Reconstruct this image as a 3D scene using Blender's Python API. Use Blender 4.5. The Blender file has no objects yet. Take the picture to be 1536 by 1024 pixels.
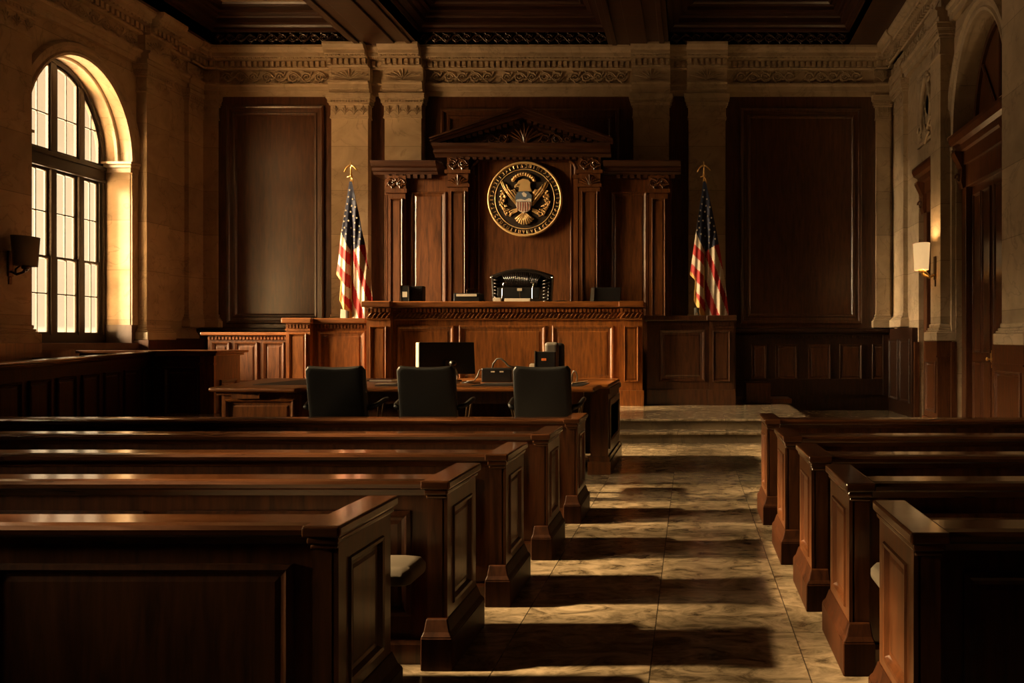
import bpy, bmesh, math, random
from math import pi, sin, cos, radians, hypot
from mathutils import Vector, Matrix
random.seed(7)
S = bpy.context.scene
COL = S.collection
F, CX, CY, HC = 1147.0, 1035.0, 512.0, 1.65
def PX(px, d): return (px - CX) * d / F          # photo column at depth d -> metres across
def PZ(py, d): return HC - (py - CY) * d / F     # photo row at depth d -> metres up

# ---------------------------------------------------------------- materials
MAT = {}
def new_mat(name):
    m = bpy.data.materials.new(name); m.use_nodes = True
    nt = m.node_tree
    return m, nt, nt.nodes['Principled BSDF']
def N(nt, typ, **kw):
    n = nt.nodes.new(typ)
    for k, v in kw.items(): setattr(n, k, v)
    return n
def plain(name, col, rough=.5, metal=0., **kw):
    m, nt, b = new_mat(name)
    b.inputs['Base Color'].default_value = (*col, 1)
    b.inputs['Roughness'].default_value = rough
    b.inputs['Metallic'].default_value = metal
    for k, v in kw.items(): b.inputs[k].default_value = v
    MAT[name] = m
    return m
def wood(name, c1, c2, rough=.32, axis='Z', coat=.35, bump=.006, crough=.22):
    m, nt, b = new_mat(name)
    tc = N(nt, 'ShaderNodeTexCoord'); mp = N(nt, 'ShaderNodeMapping')
    sc = {'Z': (9, 9, .9), 'X': (.9, 9, 9), 'Y': (9, .9, 9)}[axis]
    mp.inputs['Scale'].default_value = sc
    oi = N(nt, 'ShaderNodeObjectInfo')
    ad = N(nt, 'ShaderNodeVectorMath', operation='ADD')
    sm = N(nt, 'ShaderNodeVectorMath', operation='SCALE'); sm.inputs[0].default_value = (37, 21, 53)
    nt.links.new(oi.outputs['Random'], sm.inputs['Scale'])
    nt.links.new(tc.outputs['Object'], ad.inputs[0]); nt.links.new(sm.outputs[0], ad.inputs[1])
    nt.links.new(ad.outputs[0], mp.inputs[0])
    n1 = N(nt, 'ShaderNodeTexNoise'); n1.inputs['Scale'].default_value = 2.2; n1.inputs['Detail'].default_value = 7
    n1.inputs['Roughness'].default_value = .62; n1.inputs['Distortion'].default_value = .5
    nt.links.new(mp.outputs[0], n1.inputs['Vector'])
    cr = N(nt, 'ShaderNodeValToRGB'); cr.color_ramp.elements[0].position = .32; cr.color_ramp.elements[1].position = .7
    cr.color_ramp.elements[0].color = (*c1, 1); cr.color_ramp.elements[1].color = (*c2, 1)
    nt.links.new(n1.outputs['Fac'], cr.inputs[0]); nt.links.new(cr.outputs[0], b.inputs['Base Color'])
    mr = N(nt, 'ShaderNodeMapRange'); mr.inputs['To Min'].default_value = rough - .05; mr.inputs['To Max'].default_value = rough + .1
    nt.links.new(n1.outputs['Fac'], mr.inputs[0]); nt.links.new(mr.outputs[0], b.inputs['Roughness'])
    b.inputs['Coat Weight'].default_value = coat; b.inputs['Coat Roughness'].default_value = crough
    bp = N(nt, 'ShaderNodeBump'); bp.inputs['Strength'].default_value = .12; bp.inputs['Distance'].default_value = bump
    nt.links.new(n1.outputs['Fac'], bp.inputs['Height']); nt.links.new(bp.outputs[0], b.inputs['Normal'])
    MAT[name] = m
wood('wood_pew', (.040, .0135, .0045), (.150, .050, .0145), .30, 'Z')
wood('wood_shaded', (.016, .0052, .002), (.056, .0175, .0055), .45, 'Z', coat=0.)  # pew wood with shade put into its colour; plinths and jury front
wood('wood_rail', (.060, .021, .008), (.150, .054, .019), .20, 'X', coat=1., crough=.12, bump=.003)
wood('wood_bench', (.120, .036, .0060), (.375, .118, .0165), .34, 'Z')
wood('wood_bench_h', (.110, .034, .0058), (.310, .098, .0145), .32, 'X')
wood('wood_screen', (.045, .0145, .0034), (.156, .050, .0092), .34, 'Z')
wood('wood_cornice', (.022, .0075, .0028), (.078, .026, .0080), .34, 'X')
wood('wood_wainscot', (.012, .0045, .0022), (.045, .016, .0065), .36, 'Z')
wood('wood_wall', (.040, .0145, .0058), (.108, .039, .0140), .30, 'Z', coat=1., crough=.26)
wood('wood_ceiling', (.022, .008, .004), (.070, .026, .011), .42, 'X')
wood('wood_door', (.044, .015, .005), (.125, .043, .014), .33, 'Z')

MAT['wood_shaded'].node_tree.nodes['Principled BSDF'].inputs['Specular IOR Level'].default_value = .12
def stone(name, c1, c2, blocks=0., rough=.62):
    m, nt, b = new_mat(name)
    g = N(nt, 'ShaderNodeNewGeometry')
    n1 = N(nt, 'ShaderNodeTexNoise'); n1.inputs['Scale'].default_value = 1.4; n1.inputs['Detail'].default_value = 9; n1.inputs['Roughness'].default_value = .62
    n1.inputs['Distortion'].default_value = .8
    nt.links.new(g.outputs['Position'], n1.inputs['Vector'])
    cr = N(nt, 'ShaderNodeValToRGB'); cr.color_ramp.elements[0].position = .3; cr.color_ramp.elements[1].position = .68
    cr.color_ramp.elements[0].color = (*c1, 1); cr.color_ramp.elements[1].color = (*c2, 1)
    nt.links.new(n1.outputs['Fac'], cr.inputs[0])
    # thin veins
    n2 = N(nt, 'ShaderNodeTexNoise'); n2.inputs['Scale'].default_value = .9; n2.inputs['Detail'].default_value = 5; n2.inputs['Distortion'].default_value = 1.6
    nt.links.new(g.outputs['Position'], n2.inputs['Vector'])
    ab = N(nt, 'ShaderNodeMath', operation='SUBTRACT'); ab.inputs[1].default_value = .5
    a2 = N(nt, 'ShaderNodeMath', operation='ABSOLUTE')
    nt.links.new(n2.outputs['Fac'], ab.inputs[0]); nt.links.new(ab.outputs[0], a2.inputs[0])
    mr = N(nt, 'ShaderNodeMapRange'); mr.inputs['From Max'].default_value = .012; mr.inputs['To Min'].default_value = .72; mr.inputs['To Max'].default_value = 1.
    nt.links.new(a2.outputs[0], mr.inputs[0])
    mx = N(nt, 'ShaderNodeMix', data_type='RGBA', blend_type='MULTIPLY'); mx.inputs['Factor'].default_value = 1
    nt.links.new(cr.outputs[0], mx.inputs['A']); nt.links.new(mr.outputs[0], mx.inputs['B'])
    out = mx.outputs['Result']
    if blocks:
        sx = N(nt, 'ShaderNodeSeparateXYZ'); nt.links.new(g.outputs['Position'], sx.inputs[0])
        dv = N(nt, 'ShaderNodeMath', operation='DIVIDE'); dv.inputs[1].default_value = blocks
        nt.links.new(sx.outputs['Z'], dv.inputs[0])
        fr = N(nt, 'ShaderNodeMath', operation='FRACT'); nt.links.new(dv.outputs[0], fr.inputs[0])
        fl = N(nt, 'ShaderNodeMath', operation='FLOOR'); nt.links.new(dv.outputs[0], fl.inputs[0])
        wn = N(nt, 'ShaderNodeTexWhiteNoise', noise_dimensions='1D'); nt.links.new(fl.outputs[0], wn.inputs['W'])
        lt = N(nt, 'ShaderNodeMath', operation='GREATER_THAN'); lt.inputs[1].default_value = .012
        nt.links.new(fr.outputs[0], lt.inputs[0])
        m1 = N(nt, 'ShaderNodeMapRange'); m1.inputs['To Min'].default_value = .84; m1.inputs['To Max'].default_value = 1.1
        nt.links.new(wn.outputs['Value'], m1.inputs[0])
        m2 = N(nt, 'ShaderNodeMapRange'); m2.inputs['To Min'].default_value = .6; m2.inputs['To Max'].default_value = 1
        nt.links.new(lt.outputs[0], m2.inputs[0])
        mm = N(nt, 'ShaderNodeMath', operation='MULTIPLY'); nt.links.new(m1.outputs[0], mm.inputs[0]); nt.links.new(m2.outputs[0], mm.inputs[1])
        m3 = N(nt, 'ShaderNodeMix', data_type='RGBA', blend_type='MULTIPLY'); m3.inputs['Factor'].default_value = 1
        nt.links.new(out, m3.inputs['A']); nt.links.new(mm.outputs[0], m3.inputs['B']); out = m3.outputs['Result']
    nt.links.new(out, b.inputs['Base Color'])
    b.inputs['Roughness'].default_value = rough
    bp = N(nt, 'ShaderNodeBump'); bp.inputs['Strength'].default_value = .1; bp.inputs['Distance'].default_value = .02
    nt.links.new(n1.outputs['Fac'], bp.inputs['Height']); nt.links.new(bp.outputs[0], b.inputs['Normal'])
    MAT[name] = m
stone('stone', (.37, .285, .185), (.56, .44, .30))
stone('stone_block', (.35, .265, .17), (.53, .41, .27), blocks=1.05)
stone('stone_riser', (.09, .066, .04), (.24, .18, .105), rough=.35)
stone('stone_base', (.06, .035, .025), (.11, .07, .05), rough=.4)

def marble():
    m, nt, b = new_mat('marble')
    g = N(nt, 'ShaderNodeNewGeometry'); sx = N(nt, 'ShaderNodeSeparateXYZ'); nt.links.new(g.outputs['Position'], sx.inputs[0])
    def tile(o, size, off):
        a = N(nt, 'ShaderNodeMath', operation='ADD'); a.inputs[1].default_value = off
        d = N(nt, 'ShaderNodeMath', operation='DIVIDE'); d.inputs[1].default_value = size
        f = N(nt, 'ShaderNodeMath', operation='FRACT'); l = N(nt, 'ShaderNodeMath', operation='FLOOR')
        nt.links.new(sx.outputs[o], a.inputs[0]); nt.links.new(a.outputs[0], d.inputs[0])
        nt.links.new(d.outputs[0], f.inputs[0]); nt.links.new(d.outputs[0], l.inputs[0])
        c = N(nt, 'ShaderNodeMath', operation='SUBTRACT'); c.inputs[1].default_value = .5
        ab = N(nt, 'ShaderNodeMath', operation='ABSOLUTE')
        nt.links.new(f.outputs[0], c.inputs[0]); nt.links.new(c.outputs[0], ab.inputs[0])
        gt = N(nt, 'ShaderNodeMath', operation='LESS_THAN'); gt.inputs[1].default_value = .5 - .0035 / size
        nt.links.new(ab.outputs[0], gt.inputs[0])
        return gt.outputs[0], l.outputs[0]
    gx, ix = tile('X', .79, .20); gy, iy = tile('Y', 1.58, .4)
    cb = N(nt, 'ShaderNodeCombineXYZ'); nt.links.new(ix, cb.inputs[0]); nt.links.new(iy, cb.inputs[1])
    wn = N(nt, 'ShaderNodeTexWhiteNoise', noise_dimensions='3D'); nt.links.new(cb.outputs[0], wn.inputs['Vector'])
    sc = N(nt, 'ShaderNodeVectorMath', operation='SCALE'); sc.inputs['Scale'].default_value = 9
    nt.links.new(wn.outputs['Color'], sc.inputs[0])
    ad = N(nt, 'ShaderNodeVectorMath', operation='ADD'); nt.links.new(g.outputs['Position'], ad.inputs[0]); nt.links.new(sc.outputs[0], ad.inputs[1])
    mp = N(nt, 'ShaderNodeMapping'); mp.inputs['Scale'].default_value = (1.0, 1.9, 1.0); mp.inputs['Rotation'].default_value = (0, 0, .3)
    nt.links.new(ad.outputs[0], mp.inputs[0])
    n1 = N(nt, 'ShaderNodeTexNoise'); n1.inputs['Scale'].default_value = 3.6; n1.inputs['Detail'].default_value = 10; n1.inputs['Roughness'].default_value = .68; n1.inputs['Distortion'].default_value = 1.4
    nt.links.new(mp.outputs[0], n1.inputs['Vector'])
    cr = N(nt, 'ShaderNodeValToRGB'); e = cr.color_ramp.elements
    e[0].position = .36; e[0].color = (.085, .062, .036, 1); e[1].position = .64; e[1].color = (.44, .338, .22, 1)
    e2 = cr.color_ramp.elements.new(.47); e2.color = (.235, .18, .112, 1)
    nt.links.new(n1.outputs['Fac'], cr.inputs[0])
    mul = N(nt, 'ShaderNodeMath', operation='MULTIPLY'); nt.links.new(gx, mul.inputs[0]); nt.links.new(gy, mul.inputs[1])
    mr = N(nt, 'ShaderNodeMapRange'); mr.inputs['To Min'].default_value = .25
    nt.links.new(mul.outputs[0], mr.inputs[0])
    mx = N(nt, 'ShaderNodeMix', data_type='RGBA', blend_type='MULTIPLY'); mx.inputs['Factor'].default_value = 1
    nt.links.new(cr.outputs[0], mx.inputs['A']); nt.links.new(mr.outputs[0], mx.inputs['B'])
    nt.links.new(mx.outputs['Result'], b.inputs['Base Color'])
    m4 = N(nt, 'ShaderNodeMapRange'); m4.inputs['To Min'].default_value = .13; m4.inputs['To Max'].default_value = .26
    nt.links.new(n1.outputs['Fac'], m4.inputs[0]); nt.links.new(m4.outputs[0], b.inputs['Roughness'])
    bp = N(nt, 'ShaderNodeBump'); bp.inputs['Strength'].default_value = .06; bp.inputs['Distance'].default_value = .01
    nt.links.new(n1.outputs['Fac'], bp.inputs['Height']); nt.links.new(bp.outputs[0], b.inputs['Normal'])
    MAT['marble'] = m
marble()
plain('brass', (.80, .52, .18), .30, .7)
plain('old_gold', (.70, .46, .19), .40, .35)
plain('seal_field', (.028, .017, .009), .45, .2)
plain('bronze', (.10, .06, .03), .4, .9)
plain('leather', (.0085, .0082, .0070), .42, **{'Specular IOR Level': .5})
plain('leather_gloss', (.012, .009, .007), .22, **{'Specular IOR Level': .7})
plain('cushion', (.20, .165, .12), .75)
plain('black_plastic', (.010, .009, .008), .36)
plain('grey_plastic', (.10, .085, .065), .5)
plain('cream_plastic', (.72, .62, .46), .5)
plain('paper', (.78, .70, .55), .8)
plain('chrome', (.62, .58, .52), .18, 1.)
plain('flag_red', (.42, .018, .014), .75); plain('flag_white', (.62, .51, .37), .78); plain('flag_blue', (.012, .016, .045), .75)
plain('fringe_gold', (.62, .36, .07), .6)
plain('seal_blue', (.10, .14, .20), .5); plain('seal_red', (.30, .07, .035), .5); plain('seal_white', (.75, .68, .55), .5)
plain('orange_label', (.85, .22, .04), .6)
plain('desk_mat', (.018, .012, .008), .6)
plain('window_frame', (.030, .022, .015), .45)
plain('plaster', (.30, .22, .13), .8)
plain('shade_off', (.16, .14, .11), .8)
plain('book_cover', (.10, .02, .012), .5)
def glass_mat():
    m, nt, b = new_mat('window_glass')
    o = nt.nodes['Material Output']
    tr = N(nt, 'ShaderNodeBsdfTransparent'); tr.inputs[0].default_value = (.94, .90, .82, 1)
    tl = N(nt, 'ShaderNodeBsdfTranslucent'); tl.inputs[0].default_value = (.95, .88, .74, 1)
    gl = N(nt, 'ShaderNodeBsdfGlossy'); gl.inputs['Roughness'].default_value = .08
    m1 = N(nt, 'ShaderNodeMixShader'); m1.inputs[0].default_value = .004
    m2 = N(nt, 'ShaderNodeMixShader'); m2.inputs[0].default_value = .04
    nt.links.new(tr.outputs[0], m1.inputs[1]); nt.links.new(tl.outputs[0], m1.inputs[2])
    nt.links.new(m1.outputs[0], m2.inputs[1]); nt.links.new(gl.outputs[0], m2.inputs[2])
    nt.links.new(m2.outputs[0], o.inputs[0]); MAT['window_glass'] = m
    m, nt, b = new_mat('shade_lit')
    b.inputs['Base Color'].default_value = (.85, .72, .5, 1); b.inputs['Roughness'].default_value = .9
    b.inputs['Emission Color'].default_value = (1., .60, .25, 1); b.inputs['Emission Strength'].default_value = .62
    MAT['shade_lit'] = m
    m, nt, b = new_mat('clear_glass')
    b.inputs['Base Color'].default_value = (.9, .85, .75, 1); b.inputs['Roughness'].default_value = .05; b.inputs['Transmission Weight'].default_value = .9
    MAT['clear_glass'] = m
glass_mat()

# ---------------------------------------------------------------- mesh helpers
def front(y): return lambda u, v, w: (u, y - w, v)
def faceR(x): return lambda u, v, w: (x - w, u, v)      # surface that looks towards -X (right wall)
def faceL(x): return lambda u, v, w: (x + w, u, v)      # surface that looks towards +X (left wall)
def flat(z): return lambda u, v, w: (u, v, z + w)
class MB:
    def __init__(s): s.bm = bmesh.new()
    def quad(s, pts, mi=0):
        f = s.bm.faces.new([s.bm.verts.new(p) for p in pts]); f.material_index = mi; return f
    def box(s, x0, x1, y0, y1, z0, z1, mi=0):
        v = [s.bm.verts.new(p) for p in [(x0,y0,z0),(x1,y0,z0),(x1,y1,z0),(x0,y1,z0),(x0,y0,z1),(x1,y0,z1),(x1,y1,z1),(x0,y1,z1)]]
        for a in [(0,3,2,1),(4,5,6,7),(0,1,5,4),(1,2,6,5),(2,3,7,6),(3,0,4,7)]:
            s.bm.faces.new([v[i] for i in a]).material_index = mi
        return s
    def mbox(s, M, u0, u1, v0, v1, w0, w1):
        v = [s.bm.verts.new(M(*p)) for p in [(u0,v0,w0),(u1,v0,w0),(u1,v1,w0),(u0,v1,w0),(u0,v0,w1),(u1,v0,w1),(u1,v1,w1),(u0,v1,w1)]]
        for a in [(0,3,2,1),(4,5,6,7),(0,1,5,4),(1,2,6,5),(2,3,7,6),(3,0,4,7)]: s.bm.faces.new([v[i] for i in a])
        return s
    def rings(s, rings, cap0=False, cap1=False, closed=True, mi=0):
        vr = [[s.bm.verts.new(p) for p in r] for r in rings]; n = len(vr[0])
        for a, b in zip(vr, vr[1:]):
            for i in range(n if closed else n - 1):
                j = (i + 1) % n
                try: s.bm.faces.new((a[i], a[j], b[j], b[i])).material_index = mi
                except ValueError: pass
        if cap0: s.bm.faces.new(vr[0][::-1]).material_index = mi
        if cap1: s.bm.faces.new(vr[-1]).material_index = mi
        return s
    def nest(s, M, u0, u1, v0, v1, prof, cap=True):
        return s.rings([[M(u0+i,v0+i,w), M(u1-i,v0+i,w), M(u1-i,v1-i,w), M(u0+i,v1-i,w)] for i, w in prof], cap1=cap)
    def run(s, M, prof, u0, u1):                        # prof: closed (w, v) outline swept along u
        return s.rings([[M(u, v, w) for w, v in prof] for u in (u0, u1)], True, True)
    def prism(s, M, pts, w0, w1):                       # (u, v) polygon given thickness
        return s.rings([[M(u, v, w) for u, v in pts] for w in (w0, w1)], True, True)
    def tube(s, pts, r, n=6, r1=None):
        pts = [Vector(p) for p in pts]; rr = []
        up = Vector((.13, .21, .97))
        for i, p in enumerate(pts):
            t = (pts[min(i+1, len(pts)-1)] - pts[max(i-1, 0)]).normalized()
            a = t.cross(up)
            if a.length < .05: a = t.cross(Vector((1, 0, 0)))
            a.normalize(); b = t.cross(a)
            q = r if r1 is None else r + (r1 - r) * i / max(1, len(pts)-1)
            rr.append([p + q*(cos(k*2*pi/n)*a + sin(k*2*pi/n)*b) for k in range(n)])
        return s.rings(rr, True, True)
    def lathe(s, prof, c=(0,0,0), n=20, axis='Z'):
        rr = []
        for r, h in prof:
            r = max(r, 1e-4)
            ring = []
            for k in range(n):
                a = 2*pi*k/n
                p = (r*cos(a), r*sin(a), h) if axis == 'Z' else (r*cos(a), -h, r*sin(a)) if axis == 'Y' else (h, r*cos(a), r*sin(a))
                ring.append((p[0]+c[0], p[1]+c[1], p[2]+c[2]))
            rr.append(ring)
        return s.rings(rr, True, True)
    def build(s, name, mat, parent=None, bevel=0, smooth=False, seg=2, mats=None):
        bmesh.ops.recalc_face_normals(s.bm, faces=s.bm.faces)
        me = bpy.data.meshes.new(name); s.bm.to_mesh(me); s.bm.free()
        for mm in (mats or [mat]): me.materials.append(MAT[mm])
        if smooth:
            for p in me.polygons: p.use_smooth = True
        o = bpy.data.objects.new(name, me); COL.objects.link(o)
        if parent is not None: o.parent = parent
        if bevel:
            b = o.modifiers.new('bevel', 'BEVEL'); b.width = bevel; b.segments = seg; b.limit_method = 'ANGLE'; b.angle_limit = radians(40)
        return o
def thing(name, label, cat, loc=(0,0,0), rz=0, group=None):
    o = bpy.data.objects.new(name, None); COL.objects.link(o); o.location = loc; o.rotation_euler = (0, 0, rz)
    o['label'] = label; o['category'] = cat
    if group: o['group'] = group
    return o
def tag(o, label, cat, group=None):
    o['label'] = label; o['category'] = cat
    if group: o['group'] = group
    return o
def struct(o):
    o['kind'] = 'structure'; return o
def structE(name, loc=(0,0,0)):
    o = bpy.data.objects.new(name, None); COL.objects.link(o); o.location = loc; return struct(o)
RAISED = [(0,0),(0,.022),(.012,.034),(.03,.030),(.045,.014),(.055,.004),(.075,.004),(.082,.0),(.11,.012)]
def raised(k=1., h=1.): return [(i*k, w*h) for i, w in RAISED]
def dentils(mb, M, u0, u1, v0, v1, w0, w1, pitch, duty=.58):
    n = max(1, int(round((u1-u0)/pitch))); p = (u1-u0)/n
    for i in range(n): mb.mbox(M, u0+i*p+p*(1-duty)/2, u0+i*p+p*(1+duty)/2, v0, v1, w0, w1)
def scroll(mb, M, u0, u1, v0, v1, n, r, w=.01, seg=5):
    cw = (u1-u0)/n; H = (v1-v0)
    for k in range(n):
        c = u0+(k+.5)*cw; sg = 1 if k % 2 == 0 else -1; vm = (v0+v1)/2
        R = min(cw*.42, H*.46)
        pts = []
        for i in range(15):
            t = i/14; a = sg*(pi*1.05 - t*3.2*pi); q = R*(1-.8*t)
            pts.append(M(c+q*cos(a), vm+q*sin(a), w))
        mb.tube(pts, r, seg, r*.55)
        pts = [M(u0+(k+t)*cw, vm - sg*H*.42*sin(t*pi), w) for t in (0, .25, .5, .75, 1)]
        mb.tube(pts, r*.8, seg)
        for q in range(4):                                # leaves
            a = sg*(.5+q*1.35); x, y = c+R*.95*cos(a), vm+R*.95*sin(a)
            mb.tube([M(x, y, w), M(x+r*2.2*cos(a+.6), y+r*2.2*sin(a+.6), w+r*.4), M(x+r*3.8*cos(a+1.1), min(v1, max(v0, y+r*3.8*sin(a+1.1))), w)], r*.9, seg, r*.2)
def palmette(mb, M, c, v0, v1, wd, r, w=.01, n=7):
    for k in range(n):
        t = (k/(n-1)-.5)*2; H = (v1-v0)*(1-.35*abs(t))
        pts = [M(c+t*wd*.5*s**1.4, v0+H*(s-.25*abs(t)*s*s), w+.008*sin(s*pi)) for s in (0, .25, .5, .75, 1)]
        mb.tube(pts, r*.6, 5, r)
# ---------------------------------------------------------------- the room shell
YB, XL, XR, YF = 18.5, -11.8, 4.9, -4.5       # back wall, left wall, right wall, wall behind the viewer
ZC = 8.65
struct(MB().box(XL-1.2, XR+1.0, YF-.3, YB+.3, -.25, 0).build('floor', 'marble'))

# dais: two marble steps up to the bench
E = structE('trim_1')
for k, (z0, z1, y0, x0, x1) in enumerate([(0, .18, 12.37, -10.6, 2.35), (.18, .36, 12.74, -10.3, 2.02)]):
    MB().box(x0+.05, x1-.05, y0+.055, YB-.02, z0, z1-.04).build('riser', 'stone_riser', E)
    MB().box(x0, x1, y0, YB-.01, z1-.04, z1).build('tread', 'marble', E, bevel=.01)
MB().box(-6.3, -1.2, 15.95, 17.1, .36, 1.75).build('platform', 'wood_bench', E)

def cap_prof(w0, h0, steps): return [(0, h0)] + steps
def entab(M, u0, u1, tagname, parent, off=0., frieze=True, dent=True, clip0=0, clip1=0):
    """stone entablature: architrave, frieze, dentil course, cornice; off = how far it breaks forward"""
    a = off
    MB().run(M, [(-.02,7.55),(a+.10,7.55),(a+.10,7.66),(a+.13,7.67),(a+.13,7.77),(a+.17,7.80),(a+.17,7.84),(a+.06,7.845),(a+.06,8.20),(-.02,8.20)], u0, u1).build('frieze', 'stone', parent)
    c = [(-.02,8.17),(a+.16,8.17),(a+.18,8.20),(a+.16,8.21),(a+.16,8.36),(a+.30,8.375),(a+.33,8.40),(a+.36,8.42),(a+.36,8.50),(a+.42,8.53),(a+.46,8.60),(a+.46,8.655),(-.02,8.655)]
    MB().run(M, c, u0-clip0, u1+clip1).build('cornice', 'stone', parent)
    if dent:
        m = MB(); dentils(m, M, u0, u1, 8.22, 8.345, a+.15, a+.24, .135); dentils(m, M, u0, u1, 8.37, 8.40, a+.29, a+.345, .1); m.build('dentil_course', 'stone', parent)
def pilaster(name, M, u0, u1, zb, w, zcap=7.55, top=True):
    """stone pilaster with moulded base, carved capital and the entablature block above it"""
    E = structE(name)
    b = .035
    MB().mbox(M, u0, u1, zb+.30, zcap-.55, -.02, w).build('shaft', 'stone_block', E)
    m = MB()
    for d, z0, z1 in [(.10, zb, zb+.17), (.075, zb+.17, zb+.205), (.05, zb+.205, zb+.25), (.025, zb+.25, zb+.32)]:
        m.mbox(M, u0-d, u1+d, z0, z1, -.02, w+d)
    m.build('base', 'stone', E, bevel=.02)
    m = MB()
    for d, z0, z1 in [(.03, -.58, -.54), (.02, -.54, -.50), (.045, -.27, -.22), (.07, -.22, -.15), (.10, -.12, -.02), (.08, -.15, -.12), (.115, -.02, .0)]:
        m.mbox(M, u0-d, u1+d, zcap+z0, zcap+z1, -.02, w+d)
    m.mbox(M, u0-.015, u1+.015, zcap-.54, zcap-.22, -.02, w+.015)
    m.build('capital', 'stone', E, bevel=.012)
    m = MB(); n = max(3, int((u1-u0)/.2)); p = (u1-u0)/n
    for k in range(n): palmette(m, M, u0+(k+.5)*p, zcap-.49, zcap-.27, p*.9, .014, w+.02, 5)
    dentils(m, M, u0-.02, u1+.02, zcap-.215, zcap-.16, w+.06, w+.085, .07)
    m.build('carving', 'stone', E)
    if top:
        entab(M, u0-.04, u1+.04, '', E, off=w-.06)
        m = MB(); c = (u0+u1)/2
        palmette(m, M, c, 7.88, 8.15, (u1-u0)*.95, .018, w+.01, 9); m.build('palmette', 'stone', E)
    return E

# --- back wall
WB = structE('wall_back')
MB().box(XL-.9, XR+.3, YB, YB+.3, -.2, 9.8).build('masonry', 'stone_block', WB)
Mb = front(YB)
entab(Mb, XL, XR, '', WB)
m = MB()
scroll(m, Mb, -11.3, -8.75, 7.89, 8.15, 8, .03, .075)
for a, b in ((-6.25, -4.7), (-4.55, -3.05), (-2.9, -1.5)): scroll(m, Mb, a, b, 7.89, 8.15, 5, .03, .075)
for a, b in ((1.1, 2.55), (2.75, 4.15)): scroll(m, Mb, a, b, 7.89, 8.15, 5, .03, .075)
m.build('carved_scroll', 'stone', WB)
def wall_panel(x0, x1, z0, z1, ix, it, ib):
    """flat wood field framed by two mouldings"""
    MB().mbox(Mb, x0, x1, z0, z1, -.01, .05).build('wood_panel', 'wood_wall', WB)
    f = MB(); f.nest(Mb, x0+ix, x1-ix, z0+ib, z1-it, [(0,.05),(0,.10),(.03,.12),(.07,.11),(.09,.08),(.16,.075),(.18,.10),(.22,.095),(.25,.06)], cap=True)
    f.build('panel_moulding', 'wood_wall', WB)
wall_panel(PX(327,18.45), -8.6, 1.95, 7.55, .22, .22, .12)
wall_panel(.86, PX(1314,18.45), 1.95, 7.55, .35, .28, .12)
wall_panel(-6.38, -1.33, 1.95, 7.55, .38, .30, .3)
for a, b in ((-7.7, -7.28), (-.5, -.04)): MB().mbox(Mb, a, b, 1.95, 7.55, -.01, .06).build('wood_panel', 'wood_wall', WB)
# wainscot of the back wall
m = MB(); m.mbox(Mb, XL, XR, 0, 1.95, -.01, .10); m.mbox(Mb, XL, XR, .36, .75, .10, .14)
m.build('wainscot', 'wood_wainscot', WB)
m = MB(); m.run(Mb, [(.05,1.80),(.13,1.80),(.15,1.84),(.20,1.86),(.22,1.90),(.22,1.95),(.10,1.98),(.05,1.98)], XL, XR); m.build('wainscot_cap', 'wood_wainscot', WB)
m = MB(); dentils(m, Mb, .9, XR-.3, 1.735, 1.79, .10, .13, .09); m.build('wainscot_dentil', 'wood_wainscot', WB)
for c0, c1 in ((1127,1150),(1163,1196),(1212,1246),(1259,1293),(1308,1339)):
    MB().nest(Mb, PX(c0,18.4), PX(c1,18.4), PZ(569,18.4), PZ(516,18.4), [(i, w+.10) for i, w in raised(.8)]).build('wainscot_panel', 'wood_wall', WB)
MB().mbox(Mb, PX(1345,18.4)-.35, PX(1345,18.4)+.05, .36, 1.80, .10, .2).build('wainscot_post', 'wood_wainscot', WB, bevel=.01)
pilaster('trim_2', Mb, PX(497,18.25), PX(552,18.25), 1.98, .25)
pilaster('trim_3', Mb, PX(577,18.25), PX(632,18.25), 1.98, .25)
pilaster('trim_4', Mb, PX(950,18.25), PX(1003,18.25), 1.98, .25)
pilaster('trim_5', Mb, PX(1033,18.25), PX(1088,18.25), 1.98, .25)
pilaster('trim_6', Mb, XL+.02, PX(326,18.4), 1.98, .12)
pilaster('trim_7', Mb, PX(1314,18.4), XR-.10, 1.98, .12)

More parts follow.
